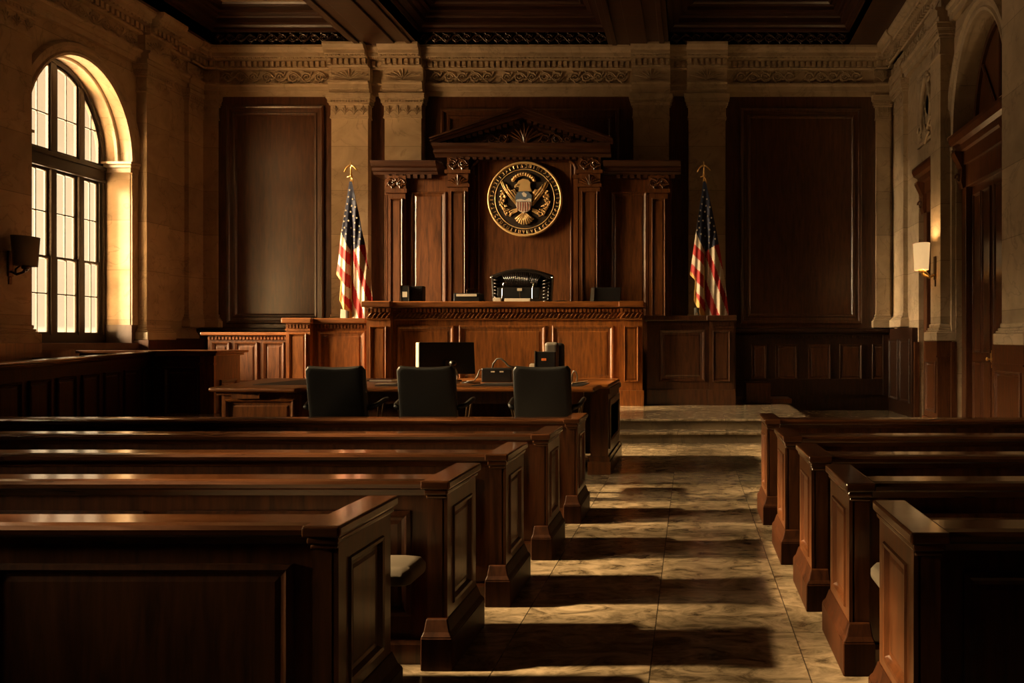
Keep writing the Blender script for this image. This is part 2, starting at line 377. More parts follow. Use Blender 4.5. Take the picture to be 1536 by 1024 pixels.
# --- arched openings in the side walls
ZS, AR, AH = 5.42, 1.28, 1.72
def arch_pts(c, a, b, zs, n=24): return [(c + a*cos(pi - pi*k/n), zs + b*sin(pi*k/n)) for k in range(n+1)]
def arch_sweep(mb, M, c, a, b, zs, z0, prof, n=24):
    rr = []
    for o, w in prof:
        r = []
        if z0 is not None: r.append(M(c-a-o, z0, w))
        r += [M(u, v, w) for u, v in arch_pts(c, a+o, b+o, zs, n)]
        if z0 is not None: r.append(M(c+a+o, z0, w))
        rr.append(r)
    return mb.rings(rr, closed=False)
def side_wall(name, M, holes, depth, xo):
    """wall with openings; holes = list of (centre, half width, rise, spring, sill); rise 0 = square head"""
    W = structE(name); m = MB(); top = 9.8
    hs = sorted(holes)
    cuts = sorted({YF, YB+.1} | {round(c-a, 4) for c, a, b, zs, z0 in hs} | {round(c+a, 4) for c, a, b, zs, z0 in hs})
    for ua, ub in zip(cuts, cuts[1:]):
        um = (ua+ub)/2; z = -.2
        over = sorted((h for h in hs if abs(um-h[0]) < h[1]), key=lambda h: h[4])
        for c, a, b, zs, z0 in over:
            if z0 > z: m.quad([M(ua,z,0), M(ub,z,0), M(ub,z0,0), M(ua,z0,0)])
            z = zs
            if b:
                P = arch_pts(c, a, b, zs)
                for (u0,v0),(u1,v1) in zip(P, P[1:]): m.quad([M(u0,v0,0), M(u1,v1,0), M(u1,top,0), M(u0,top,0)])
                z = top
        if z < top: m.quad([M(ua,z,0), M(ub,z,0), M(ub,top,0), M(ua,top,0)])
    for c, a, b, zs, z0 in hs:
        P = arch_pts(c, a, b, zs) if b else [(c-a,zs),(c+a,zs)]
        O = [(c-a,z0)] + P + [(c+a,z0)]
        for (u0,v0),(u1,v1) in zip(O, O[1:] + O[:1]): m.quad([M(u0,v0,0), M(u1,v1,0), M(u1,v1,-depth), M(u0,v0,-depth)])
    m.build('masonry', 'stone_block', W)
    return W
ML = faceL(XL); MR = faceR(XR)
WC = 14.83                                                    # centre of the window in view
LH = [(WC, AR, AH, ZS, 1.62), (10.75, 1.35, 0, 7.9, 5.7), (7.65, 1.05, 0, 7.9, 5.7), (5.35, 1.05, 0, 7.9, 5.7), (3.45, .7, 0, 7.9, 5.7), (1.7, .75, 0, 3.8, 2.8), (6.9, .75, 0, 3.4, 2.2)]  # after the first: unseen openings, added and sized to aim light indoors
WLf = side_wall('wall_left', ML, LH, .62, -1)
entab(ML, 12.0, YB, '', WLf)
m = MB(); scroll(m, ML, 13.6, 16.2, 7.89, 8.15, 8, .022, .07); scroll(m, ML, 17.1, 18.2, 7.89, 8.15, 4, .022, .07); m.build('carved_scroll', 'stone', WLf)
m = MB(); m.mbox(ML, YF, 12.2, 0, 1.62, -.01, .10); m.mbox(ML, 12.2, 13.5, 0, 1.62, -.01, .36); m.mbox(ML, 13.5, 16.15, 0, 1.5, -.01, .10); m.mbox(ML, 16.15, 17.15, 0, 1.68, -.01, .36); m.mbox(ML, 17.15, YB, 0, 1.72, -.01, .12)
m.build('wainscot', 'wood_wall', WLf)
m = MB(); arch_sweep(m, ML, WC, AR, AH, ZS, None, [(-.0,-.02),(0,.05),(.05,.07),(.08,.04),(.14,.05),(.17,.09),(.23,.09),(.25,.06),(.27,.0)]); m.build('archivolt', 'stone', WLf)
m = MB(); arch_sweep(m, ML, WC, AR-.05, AH-.05, ZS, None, [(.05,-.30),(0,-.28),(0,-.22),(.02,-.2),(.06,-.19)]); m.build('soffit_moulding', 'stone', WLf)
m = MB()
for s in (-1, 1):
    u0, u1 = (WC-AR-.3, WC-AR+.05) if s < 0 else (WC+AR-.05, WC+AR+.3)
    for d, z0, z1 in [(.0, -.22, -.12), (.02, -.12, -.05), (.05, -.05, .0)]:
        m.mbox(ML, u0-(d if s > 0 else 0), u1+(d if s < 0 else 0), ZS+z0, ZS+z1, -.55, .05+d)
    m.mbox(ML, u0+.05, u1-.05 if s < 0 else u1-.1, 1.62, ZS-.22, -.02, .04) if s < 0 else m.mbox(ML, u0+.06, u1-.1, 1.62, ZS-.22, -.02, .04)
m.build('impost', 'stone', WLf)
MB().mbox(ML, WC-AR-.15, WC+AR+.15, 1.50, 1.62, -.6, .16).build('window_sill', 'stone_base', WLf)
MB().mbox(ML, WC+AR-.012, WC+AR+.3, 1.62, 2.0, -.6, .045).build('jamb_foot', 'stone_base', WLf)
pilaster('trim_8', ML, 12.35, 13.42, 1.62, .25)
pilaster('trim_9', ML, 16.3, 17.0, 1.68, .22)
pilaster('trim_10', ML, 17.85, YB-.02, 1.98, .10)
# plinths under the left pilasters
# --- the window in view: four lights, transom, sashes, thin glazing bars
def arch_at(u, c, a, b, zs): t = (u-c)/a; return zs + b*math.sqrt(max(0, 1-t*t))
def window(name, c, a, b, zs, z0, full=True):
    E = structE(name); xw = -.56
    M = ML
    if b:
        m = MB(); arch_sweep(m, M, c, a-.13, b-.13, zs, z0, [(.13,xw-.05),(.13,xw+.04),(.10,xw+.06),(.05,xw+.05),(.03,xw+.02),(0,xw+.02),(0,xw-.05),(.13,xw-.05)])
        m.mbox(M, c-a, c+a, z0, z0+.16, xw-.05, xw+.06); m.build('window_frame', 'window_frame', E)
    else:
        m = MB()
        m.mbox(M, c-a, c+a, z0, z0+.08, xw-.05, xw+.03); m.mbox(M, c-a, c+a, zs-.08, zs, xw-.05, xw+.03); m.mbox(M, c-a, c-a+.08, z0, zs, xw-.05, xw+.03); m.mbox(M, c+a-.08, c+a, z0, zs, xw-.05, xw+.03)
        m.mbox(M, c-.04, c+.04, z0, zs, xw-.05, xw+.03)
        if zs > 7: m.mbox(M, c-a, c+a, 6.80, 7.15, xw-.05, xw+.05)  # thick bar added out of view to shade part of the aisle floor
        m.build('window_frame', 'window_frame', E)
    if full:
        mx = [c-.70, c-.02, c+.655]
        for u in mx:
            MB().mbox(M, u-.065, u+.065, z0, arch_at(u, c, a-.1, b-.1, zs), xw-.05, xw+.05).build('mullion', 'window_frame', E, bevel=.015)
        m = MB()
        m.mbox(M, c-a+.02, c+a-.02, 4.98, 5.30, xw-.05, xw+.07); m.mbox(M, c-a+.02, c+a-.02, 5.22, 5.30, xw-.05, xw+.11); m.mbox(M, c-a+.02, c+a-.02, 4.98, 5.04, xw-.05, xw+.1)
        m.build('transom', 'window_frame', E, bevel=.01)
        cols = [(c-a+.12, mx[0]-.065), (mx[0]+.065, mx[1]-.065), (mx[1]+.065, mx[2]-.065), (mx[2]+.065, c+a-.12)]
        for u0, u1 in cols:
            for (v0, v1, y) in ((z0+.16, 3.30, -.0), (3.24, 4.98, -.03)):
                m = MB(); x0 = xw + y
                m.nest(M, u0, u1, v0, v1, [(0,x0-.03),(0,x0+.02),(.045,x0+.02),(.055,x0),(.055,x0-.03)], cap=False)
                m.mbox(M, (u0+u1)/2-.009, (u0+u1)/2+.009, v0+.05, v1-.05, x0-.02, x0+.008)
                vm = v0+(v1-v0)*(.52)
                m.mbox(M, u0+.05, u1-.05, vm-.012, vm+.012, x0-.02, x0+.01)
                m.build('sash', 'window_frame', E)
            # arched lights
            m = MB(); um = (u0+u1)/2; N_ = 8
            for k in range(N_):
                ua, ub = u0+(u1-u0)*k/N_, u0+(u1-u0)*(k+1)/N_
                za, zb = arch_at(ua, c, a-.12, b-.12, zs), arch_at(ub, c, a-.12, b-.12, zs)
                m.rings([[M(ua,za-.055,xw-.03),M(ua,za-.055,xw+.02),M(ua,za+.02,xw+.02),M(ua,za+.02,xw-.03)],[M(ub,zb-.055,xw-.03),M(ub,zb-.055,xw+.02),M(ub,zb+.02,xw+.02),M(ub,zb+.02,xw-.03)]])
            m.mbox(M, u0, u0+.045, 5.30, arch_at(u0+.02, c, a-.12, b-.12, zs), xw-.03, xw+.02); m.mbox(M, u1-.045, u1, 5.30, arch_at(u1-.02, c, a-.12, b-.12, zs), xw-.03, xw+.02)
            m.mbox(M, u0, u1, 5.30, 5.36, xw-.03, xw+.02)
            m.mbox(M, um-.009, um+.009, 5.32, arch_at(um, c, a-.12, b-.12, zs), xw-.02, xw+.008)
            zt = 6.02
            if arch_at(um, c, a, b, zs) > 6.2: m.mbox(M, u0+.03, u1-.03, zt-.012, zt+.012, xw-.02, xw+.01)
            m.build('arched_light', 'window_frame', E)
    if not b:                                                  # added, unseen: slats tilted down into the room that screen off other light
        m = MB(); sp_, t = (.15, math.tan(radians(29))) if zs > 7 else (.06, math.tan(radians(13))); n = int((zs-z0+.5)/sp_)
        for k in range(n):
            z = z0-.02-.5*t + k*sp_
            m.run(M, [(xw-.07, z), (xw-.57, z+.5*t), (xw-.57, z+.5*t+.006), (xw-.07, z+.006)], c-a-.02, c+a+.02)
        for s_ in (-1, 1): m.mbox(M, min(c+s_*a, c+s_*(a+.04)), max(c+s_*a, c+s_*(a+.04)), z0-.1, zs+.35, xw-.6, xw-.05)
        m.mbox(M, c-a-.04, c+a+.04, zs+.0, zs+.3, xw-.30, xw-.05)
        m.build('added_louvre', 'window_frame', E)
    P = arch_pts(c, a-.02, b-.02, zs) if b else [(c-a,zs),(c+a,zs)]
    m = MB(); m.prism(M, [(P[0][0], z0+.02)] + P + [(P[-1][0], z0+.02)], xw-.028, xw-.022); m.build('window_pane', 'window_glass', E)
    L = bpy.data.lights.new('window_portal', 'AREA'); L.shape = 'RECTANGLE'; L.size = 2*a+.1; L.size_y = zs+b-z0+.1; L.cycles.is_portal = True
    o = bpy.data.objects.new('window_portal', L); COL.objects.link(o); o.parent = E
    o.location = (XL+xw-.15, c, (z0+zs+b)/2)
    o.rotation_euler = (pi/2, 0, -pi/2)
    if not b: bpy.data.objects.remove(o)
    return E
for k, h in enumerate(LH): window('window_%d' % (k+1), *h, full=(k == 0))

# --- right wall: tall arched door recess, narrower door beyond it
DC, DA, DB = 12.9, 1.18, 1.75
RH = [(DC, DA, DB, 5.42, 0), (15.6, .78, 0, 5.35, 0)]
WR = side_wall('wall_right', MR, RH, .5, 1)
MB().box(XR+.5, XR+.8, YF, YB+.2, -.2, 9.8).build('outer_leaf', 'stone_block', WR)
entab(MR, 10.0, YB, '', WR)
m = MB(); scroll(m, MR, 14.9, 18.2, 7.89, 8.15, 11, .022, .07); scroll(m, MR, 11.6, 14.0, 7.89, 8.15, 8, .022, .07); m.build('carved_scroll', 'stone', WR)
m = MB(); arch_sweep(m, MR, DC, DA, DB, 5.42, None, [(0,-.02),(0,.06),(.05,.08),(.08,.05),(.14,.06),(.18,.11),(.24,.11),(.28,.0)]); m.build('archivolt', 'stone', WR)
m = MB()
for u0, u1 in ((DC-DA-.28, DC-DA+.03), (DC+DA-.03, DC+DA+.28)):
    for d, z0, z1 in [(.0, -.25, -.13), (.02, -.13, -.05), (.05, -.05, .0)]: m.mbox(MR, u0-d, u1+d, 5.42+z0, 5.42+z1, -.3, .08+d)
    m.mbox(MR, u0+.06, u1-.06, 1.62, 5.17, -.02, .07)
m.build('impost', 'stone', WR)
# moulded stone frame and carved cartouche above the narrow door
m = MB(); m.nest(MR, 15.0, 16.35, 5.75, 7.35, [(0,0),(0,.05),(.06,.06),(.10,.03),(.13,.03),(.15,.0)], cap=False); m.build('panel_moulding', 'stone', WR)
m = MB(); uc = 15.68
for s in (-1, 1):
    pts = [MR(uc+s*.42*sin(t*3.0)*(1-.45*t), 5.78+1.35*t, .07) for t in [k/12 for k in range(13)]]; m.tube(pts, .035, 6, .05)
    pts = [MR(uc+s*(.36+.14*cos(k*.55)*(1-k/16)), 6.05+.14*sin(k*.55)*(1-k/16), .08) for k in range(14)]; m.tube(pts, .03, 6, .02)
    pts = [MR(uc+s*(.20+.13*cos(k*.55+2)*(1-k/16)), 7.02+.13*sin(k*.55+2)*(1-k/16), .08) for k in range(14)]; m.tube(pts, .03, 6, .02)
m.lathe([(.0,.12),(.16,.10),(.22,.04),(.24,0)], MR(uc, 6.55, 0), 18, 'X')
palmette(m, MR, uc, 5.70, 6.1, .5, .03, .08, 7)
m.build('cartouche', 'stone', WR, smooth=True)
pilaster('trim_11', MR, 14.2, 14.78, 1.66, .25)
pilaster('trim_12', MR, 10.55, 11.40, 1.60, .25)
pilaster('trim_13', MR, 17.2, 17.95, 1.98, .10)
# wainscot pedestals
m = MB(); m.mbox(MR, 16.45, YB, 0, 1.95, -.01, .12); m.build('wainscot', 'wood_wainscot', WR)
for a, b in ((16.6, 17.4), (17.55, 18.3)): MB().nest(MR, a, b, .3, 1.7, [(i, w+.12) for i, w in raised(.7)]).build('wainscot_panel', 'wood_wainscot', WR)
m = MB(); m.mbox(MR, YF, 10.46, 0, 1.60, -.01, .10)
for a, b in ((11.48, 11.73), (14.07, 14.13), (14.84, 14.86), (16.36, 16.46)): m.mbox(MR, a, b, 0, 1.64, -.01, .09)
m.build('wainscot', 'wood_door', WR)
for u0, u1, zt in ((14.12, 14.86, 1.66), (10.45, 11.50, 1.60)):
    m = MB(); m.mbox(MR, u0, u1, 0, zt-.30, -.01, .33); m.mbox(MR, u0-.02, u1+.02, zt-.30, zt-.27, -.01, .36); m.mbox(MR, u0-.01, u1+.01, zt-.27, zt-.0, -.01, .345); m.mbox(MR, u0-.03, u1+.03, 0, .22, -.01, .38)
    m.nest(MR, u0+.08, u1-.08, .32, zt-.38, [(i, w+.33) for i, w in raised(.7)]); m.build('pedestal', 'wood_door', WR)
# big door
def door(name, c, a, z1, wd, ped=False):
    E = structE(name)
    m = MB()
    for s in (-1, 1): m.mbox(MR, min(c+s*a, c+s*(a-.22)), max(c+s*a, c+s*(a-.22)), 0, z1-.6, -.34, -.10)
    m.mbox(MR, c-a, c+a, z1-.95, z1-.55, -.34, -.10)
    m.build('door_frame', 'wood_door', E, bevel=.012)
    m = MB(); m.run(MR, [(-.34,z1-.55),(-.06,z1-.55),(-.06,z1-.32),(.0,z1-.30),(.02,z1-.2),(.10,z1-.16),(.14,z1-.06),(.14,z1),(-.34,z1)], c-a-.04, c+a+.04); m.build('door_head', 'wood_door', E)
    m = MB()
    for s in (-1, 1):
        u = c+s*(a-.11)
        m.run(MR, [(-.1,z1-.95),(-.05,z1-.97),(-.02,z1-.85),(-.03,z1-.6),(.06,z1-.42),(.10,z1-.34),(.10,z1-.30),(-.1,z1-.30)], u-.10, u+.10)
        pts = [MR(u, z1-.78+.10*sin(k*.6)*(1-k/15), .0+.06*cos(k*.6)*(1-k/15)) for k in range(12)]; m.tube(pts, .02, 5)
    m.build('bracket', 'wood_door', E)
    for s in (0, 1):
        u0, u1 = (c-a+.22, c-.004) if s == 0 else (c+.004, c+a-.22)
        m = MB(); m.mbox(MR, u0, u1, .01, z1-.95, -.30, -.22)
        L = m.build('door_leaf', 'wood_door', E)
        w_ = u1-u0; cols = [(u0+.09, u1-.09)] if not ped else [(u0+.08, u0+w_/2-.02), (u0+w_/2+.02, u1-.08)]
        for v0, v1 in ((.25, 1.3), (1.45, z1-1.1)):
            for cu0, cu1 in cols:
                MB().nest(MR, cu0, cu1, v0, v1, [(i, w-.22) for i, w in raised(.55)]).build('door_panel', 'wood_door', L)
        uh = c-.10 if s == 0 else c+.10
        m = MB(); m.lathe([(.03,0),(.03,-.01),(.012,-.015),(.012,-.05),(.03,-.06),(.032,-.08),(.0,-.095)], MR(uh, 1.35, -.22), 12, 'X'); m.mbox(MR, uh-.03, uh+.03, 1.2, 1.5, -.222, -.215)
        m.build('door_knob', 'brass', L, smooth=False)
    return E
D1 = door('door_1', DC, DA, 5.40, .5, True)
# glazed fanlight behind the arch
m = MB(); m.prism(MR, arch_pts(DC, DA-.02, DB-.02, 5.42), -.40, -.36); m.build('fanlight_board', 'wood_door', D1)
m = MB()
for a in (45, 90, 135): m.tube([MR(DC, 5.44, -.33), MR(DC+(DA-.05)*cos(radians(a)), 5.44+(DB-.05)*sin(radians(a)), -.33)], .03, 6)
arch_sweep(m, MR, DC, DA-.12, DB-.12, 5.42, None, [(.1,-.36),(.1,-.30),(0,-.30),(0,-.36)]); m.build('fanlight_bar', 'wood_door', D1)
door('door_2', 15.6, .78, 5.33, .4)
MB().mbox(MR, 14.82, 16.38, 0, 5.34, -.45, -.40).build('backing', 'wood_door', WR)

# --- wall behind the viewer and ceiling
struct(MB().box(XL-1.2, XR+.8, YF-.3, YF, -.2, 9.8).build('wall_front', 'wood_wall'))
CE = structE('ceiling')
MB().box(XL-1.2, XR+.9, YF-.3, YB+.3, 9.75, 9.95).build('slab', 'plaster', CE)
CPROF = [(0,0),(0,.28),(.03,.30),(.10,.31),(.10,.36),(.14,.40),(.24,.41),(.24,.52),(.28,.55),(.34,.55),(.36,.60),(.44,.62),(.44,.70),(.50,.72),(.56,.70),(.60,.74)]
XS = [XL, XL+.55, -7.95, -6.40, -1.93, -.50, 3.75, XR+.1]
YS = [YF, -3.6, .2, 1.3, 5.6, 6.7, 11.0, 12.1, 18.02, YB+.1]
for i in range(0, len(XS), 2):
    MB().box(XS[i], XS[i+1], YF, YB, ZC, 9.75).build('beam', 'wood_ceiling', CE)
for j in range(0, len(YS), 2):
    for i in range(1, len(XS)-1, 2):
        MB().box(XS[i], XS[i+1], YS[j], YS[j+1], ZC, 9.75).build('cross_beam', 'wood_ceiling', CE)
for i in range(1, len(XS)-1, 2):
    for j in range(1, len(YS)-1, 2):
        MB().nest(flat(ZC+.002), XS[i], XS[i+1], YS[j], YS[j+1], CPROF, cap=False).build('coffer_moulding', 'wood_ceiling', CE)
        MB().box(XS[i]+.55, XS[i+1]-.55, YS[j]+.55, YS[j+1]-.55, ZC+.74, ZC+.78).build('coffer_panel', 'plaster' if i == 1 else 'wood_ceiling', CE)
        if j == 7:
            m = MB(); scroll(m, front(YS[j+1]-.005), XS[i]+.05, XS[i+1]-.05, ZC+.04, ZC+.25, int((XS[i+1]-XS[i])/.24), .02, .0, 4); m.build('carved_band', 'wood_ceiling', CE)
for i in (2, 4):
    a, b = XS[i], XS[i+1]; m = MB()
    for u, v in ((a+.10, a+.22), (b-.22, b-.10), (a+.50, b-.50)):
        m.box(u, v, 12.0, 17.98, ZC-.05, ZC+.01)
    m.build('beam_moulding', 'wood_ceiling', CE, bevel=.015)

# ================================================================ THINGS
# ---------------------------------------------------------------- wooden screen behind the bench
SY = 17.45
T = thing('bench_backdrop', 'tall carved wooden backdrop with triangular pediment on the wall behind the judge bench', 'panelling', (0, 0, 0))
Ms = front(SY)
s17 = 17.40
zt = PZ(243, s17)
def sx(px): return PX(px, s17)
def sz(py): return PZ(py, s17)
MB().box(sx(576), sx(1007), SY, 18.2, .36, sz(262)).build('carcass', 'wood_screen', T)
MB().box(sx(672), sx(903), SY+.001, 18.2, sz(262), sz(222)).build('upper_carcass', 'wood_screen', T)
def bay(x0, x1, pil, pan):
    m = MB()
    a, b = sx(x0), sx(x1)
    m.run(Ms, [(-.5,sz(262)),(.06,sz(262)),(.08,sz(258)),(.14,sz(257)),(.14,sz(253)),(.20,sz(251)),(.24,sz(245)),(.24,sz(243)),(-.5,sz(243))], a, b); m.build('bay_cornice', 'wood_cornice', T)
    m = MB(); dentils(m, Ms, a+.25, b-.1, sz(268), sz(262), .03, .10, .16, .6); m.build('bay_dentil', 'wood_cornice', T)
    m = MB(); pa, pb = sx(pil[0]), sx(pil[1])
    m.mbox(Ms, pa, pb, .36, sz(290), 0, .09); m.mbox(Ms, pa-.05, pb+.05, sz(290), sz(284), 0, .14); m.mbox(Ms, pa-.02, pb+.02, sz(284), sz(264), 0, .11)
    for k in range(2):
        m.mbox(Ms, pa-.09+.035*k, pa-.07+.035*k, 2.2, sz(292), 0, .05)
    m.nest(Ms, pa+.06, pb-.06, 2.2, sz(298), [(i, w+.09) for i, w in raised(.6)])
    m.build('bay_pilaster', 'wood_screen', T)
    m = MB(); scroll(m, Ms, pa, pb, sz(282), sz(268), 2, .022, .12); m.build('carving', 'wood_screen', T)
    MB().nest(Ms, sx(pan[0]), sx(pan[1]), 2.1, sz(287), raised(1.)).build('bay_panel', 'wood_screen', T)
bay(560, 657, (583, 609), (616, 668))
bay(906, 1021, (974, 1002), (916, 970))
for k, (a, b) in enumerate(((675, 704), (870, 901))):
    m = MB(); a_, b_ = sx(a), sx(b)
    m.mbox(Ms, a_, b_, .36, sz(282), 0, .16); m.mbox(Ms, a_-.04, b_+.04, sz(282), sz(277), 0, .2); m.mbox(Ms, a_-.01, b_+.01, sz(277), sz(262), 0, .18); m.mbox(Ms, a_-.07, b_+.07, sz(262), sz(257), 0, .23); m.mbox(Ms, a_-.02, b_+.02, sz(257), sz(238), 0, .19)
    m.nest(Ms, a_+.06, b_-.06, 2.1, sz(288), [(i, w+.16) for i, w in raised(.55)])
    m.build('column', 'wood_screen', T)
    m = MB(); c = (a_+b_)/2; palmette(m, Ms, c, sz(281), sz(264), b_-a_, .02, .19, 7); scroll(m, Ms, a_, b_, sz(256), sz(240), 2, .022, .2); m.build('carving', 'wood_screen', T)
    m = MB()                                                   # slim shaft with a curled bracket beside the centre field
    u = sx(709) if k == 0 else sx(864)
    m.mbox(Ms, u-.05, u+.05, .36, sz(268), 0, .09); m.mbox(Ms, u-.07, u+.07, sz(268), sz(263), 0, .12)
    sg = 1 if k == 0 else -1
    m.tube([Ms(u, sz(263), .06), Ms(u, sz(252), .07), Ms(u+sg*.04, sz(246), .08), Ms(u+sg*.14, sz(242), .09)], .05, 8, .035)
    m.build('slim_shaft', 'wood_screen', T)
MB().nest(Ms, sx(716), sx(857), 1.9, sz(238), [(0,0),(0,.02),(.02,.02),(.03,.008)]).build('centre_panel', 'wood_screen', T)
# pediment
px0, px1, pya = sx(652), sx(921), sz(165)
xm = sx(787)
m = MB(); m.run(Ms, [(-.4,sz(238)),(.18,sz(238)),(.22,sz(234)),(.30,sz(232)),(.30,sz(227)),(.38,sz(224)),(.40,sz(220)),(-.4,sz(220))], px0+.05, px1-.05); m.build('pediment_base', 'wood_cornice', T)
m = MB(); dentils(m, Ms, sx(680), sx(897), sz(241), sz(237), .05, .2, .15, .6); m.build('pediment_dentil', 'wood_cornice', T)
MB().prism(Ms, [(px0+.35, sz(221)), (px1-.35, sz(221)), (xm, sz(178))], -.3, .06).build('tympanum', 'wood_cornice', T)
zb = sz(221)
m = MB()
for s, e in ((-1, px0), (1, px1)):
    th = .24
    for o0, o1, w in ((0, .5, .30), (.45, .8, .36), (.75, 1., .42)):
        e2 = e
        m.prism(Ms, [(e2, zb+.0+th*o0*.55), (xm, pya-th+th*o0), (xm, pya-th+th*o1), (e2, zb+th*o1*.55)], -.3, w)
m.build('raking_cornice', 'wood_cornice', T)
m = MB()
for s, e in ((-1, px0), (1, px1)):
    for k in range(2, 15):
        t = k/15; u = e+(xm-e)*t; v = zb+(pya-.24-zb)*t
        m.mbox(Ms, u-.05, u+.05, v-.07, v+.0, .0, .22)
m.build('raking_dentil', 'wood_cornice', T)
m = MB(); palmette(m, Ms, xm, zb+.06, zb+.55, .8, .028, .07, 9)
for s in (-1, 1):
    scroll(m, Ms, min(xm+s*.35, xm+s*1.1), max(xm+s*.35, xm+s*1.1), zb+.06, zb+.30, 3, .025, .07)
m.build('carving', 'wood_screen', T)

# ---------------------------------------------------------------- round seal
sc_ = (sx(788), SY-.045, sz(299)); R = 56.3*s17/F
T = thing('carved_seal', 'round bronze and gold eagle seal hung on the backdrop above the leather chair', 'seal', sc_)
MB().lathe([(R*.985,-.01),(R*.985,.05),(R*.9,.055),(0,.055)], (0,0,0), 72, 'Y').build('disc', 'seal_field', T)
def torus(r, t, w, n=72): 
    m = MB(); m.rings([[((r+t*cos(q*2*pi/8))*cos(a), -(w+t*sin(q*2*pi/8)), (r+t*cos(q*2*pi/8))*sin(a)) for q in range(8)] for a in [2*pi*k/n for k in range(n+1)]]); return m
torus(R*.965, .032, .045).build('rim', 'old_gold', T, smooth=True)
torus(R*.79, .010, .058).build('inner_ring', 'old_gold', T, smooth=True)
def K(x, y): return ((x-568)/345*R, -(y-500)/345*R)
M0 = lambda u, v, w: (u, -w, v)
m = MB(); rnd = random.Random(3)
for k in range(50):                                            # worn raised marks round the border
    a = 2*pi*k/50 + .03; rr_ = R*.875; h = R*.038
    ca, sa = cos(a), sin(a)
    def G(x, y): return M0((rr_+y)*ca - x*sa, (rr_+y)*sa + x*ca, .06)
    st = rnd.choice([[(-1,-1),(-1,1),(1,1),(1,-1)], [(-1,1),(1,1),(0,1),(0,-1)], [(-1,-1),(0,1),(1,-1)], [(1,1),(-1,1),(-1,-1),(1,-1)], [(0,-1),(0,1)], [(-1,1),(1,1),(-1,0),(1,-1)]])
    m.tube([G(x*h*.62, y*h) for x, y in st], .011, 4)
m.build('border_marks', 'old_gold', T)
def feather_wing(sg):
    m = MB()
    for k in range(7):
        t = k/6
        tip = (345+t*45, 338-t*4) if k < 4 else (372+(k-4)*28, 350+(k-4)*38)
        tip = (345 + k*19, 336 + k*k*3.4)
        mid = (410+t*60, 440-t*35 + 10); root = (500-t*6, 560-t*110)
        pts = [tip, ((tip[0]+mid[0])/2-4, (tip[1]+mid[1])/2+4), mid, root]
        pts = [(p[0] if sg < 0 else 1136-p[0], p[1]) for p in pts]
        m.tube([M0(*K(*p), .065+.012*(k % 2)) for p in pts], .012, 6, .026)
    return m
for sg in (-1, 1): feather_wing(sg).build('eagle_wing', 'old_gold', T, smooth=True)
m = MB()
m.prism(M0, [K(*p) for p in [(512,432),(520,405),(512,388),(482,396),(474,380),(500,362),(515,335),(555,318),(600,326),(622,352),(618,385),(634,432)]], .05, .10)
m.tube([M0(*K(505,372), .1), M0(*K(488,380), .1), M0(*K(478,398), .09)], .02, 6, .006); m.build('eagle_head', 'old_gold', T, bevel=.02)
m = MB()
for k in range(9):
    a = radians(-150+k*15); m.tube([M0(*K(565, 620), .07), M0(*K(565+95*cos(a)*1.0, 640-95*sin(a)*1.0), .08)], .018, 6, .026)
m.build('eagle_tail', 'old_gold', T, smooth=True)
m = MB(); SP = [(490,530),(632,530),(632,560),(615,605),(560,634),(507,605),(490,560)]
m.prism(M0, [K(*p) for p in SP], .06, .115); m.build('shield', 'seal_white', T)
m = MB()
for k in range(6):
    x = 505+k*22; yb = 634-28*abs((x-560)/70)**1.6-14
    m.prism(M0, [K(x,532),K(x+9,532),K(x+9,yb),K(x,yb)], .1, .119)
m.build('shield_stripe', 'seal_red', T)
m = MB(); m.prism(M0, [K(*p) for p in [(490,528),(488,480),(510,440),(600,436),(636,470),(634,528)]], .06, .125); m.build('shield_chief', 'seal_blue', T)
m = MB(); m.prism(M0, [K(*p) for p in [(545,455),(565,440),(592,462),(585,487),(560,482)]], .1, .13); m.prism(M0, [K(*p) for p in [(490,527),(500,510),(540,505),(575,515),(610,498),(634,505),(634,527)]], .1, .13); m.build('cloud', 'seal_white', T)
m = MB()
for k in range(11):
    a = radians(30+k*12); x, y = 560+112*cos(a), 380-105*sin(a); m.lathe([(0,-.0),(.036,.01),(.045,.03),(.0,.06)], (K(x,y)[0], -.055, K(x,y)[1]), 8, 'Y')
m.build('glory_arc', 'old_gold', T, smooth=True)
for sg in (-1, 1):
    m = MB()
    def Q(x, y): return K(x if sg < 0 else 1136-x, y)
    rb = random.Random(5)
    for k in range(44):
        t = k/43; x, y = 395-50*sin(t*2.6)+60*t*t, 410+230*t
        x += rb.uniform(-22, 22); a = rb.uniform(0, 6.3)
        m.tube([M0(*Q(x, y), .06), M0(*Q(x+12*cos(a), y+12*sin(a)), .085), M0(*Q(x+24*cos(a), y+24*sin(a)), .07)], .021, 5, .006)
    m.tube([M0(*Q(380,420), .06), M0(*Q(345,540), .065), M0(*Q(390,640), .065), M0(*Q(440,660), .06)], .012, 5)
    for dy in (0, 18, 34): m.tube([M0(*Q(500,590+dy*.6), .07), M0(*Q(450,605+dy), .07), M0(*Q(425,625+dy), .06)], .018, 5, .01)
    m.build('olive_branch' if sg < 0 else 'arrow_bundle', 'old_gold', T)

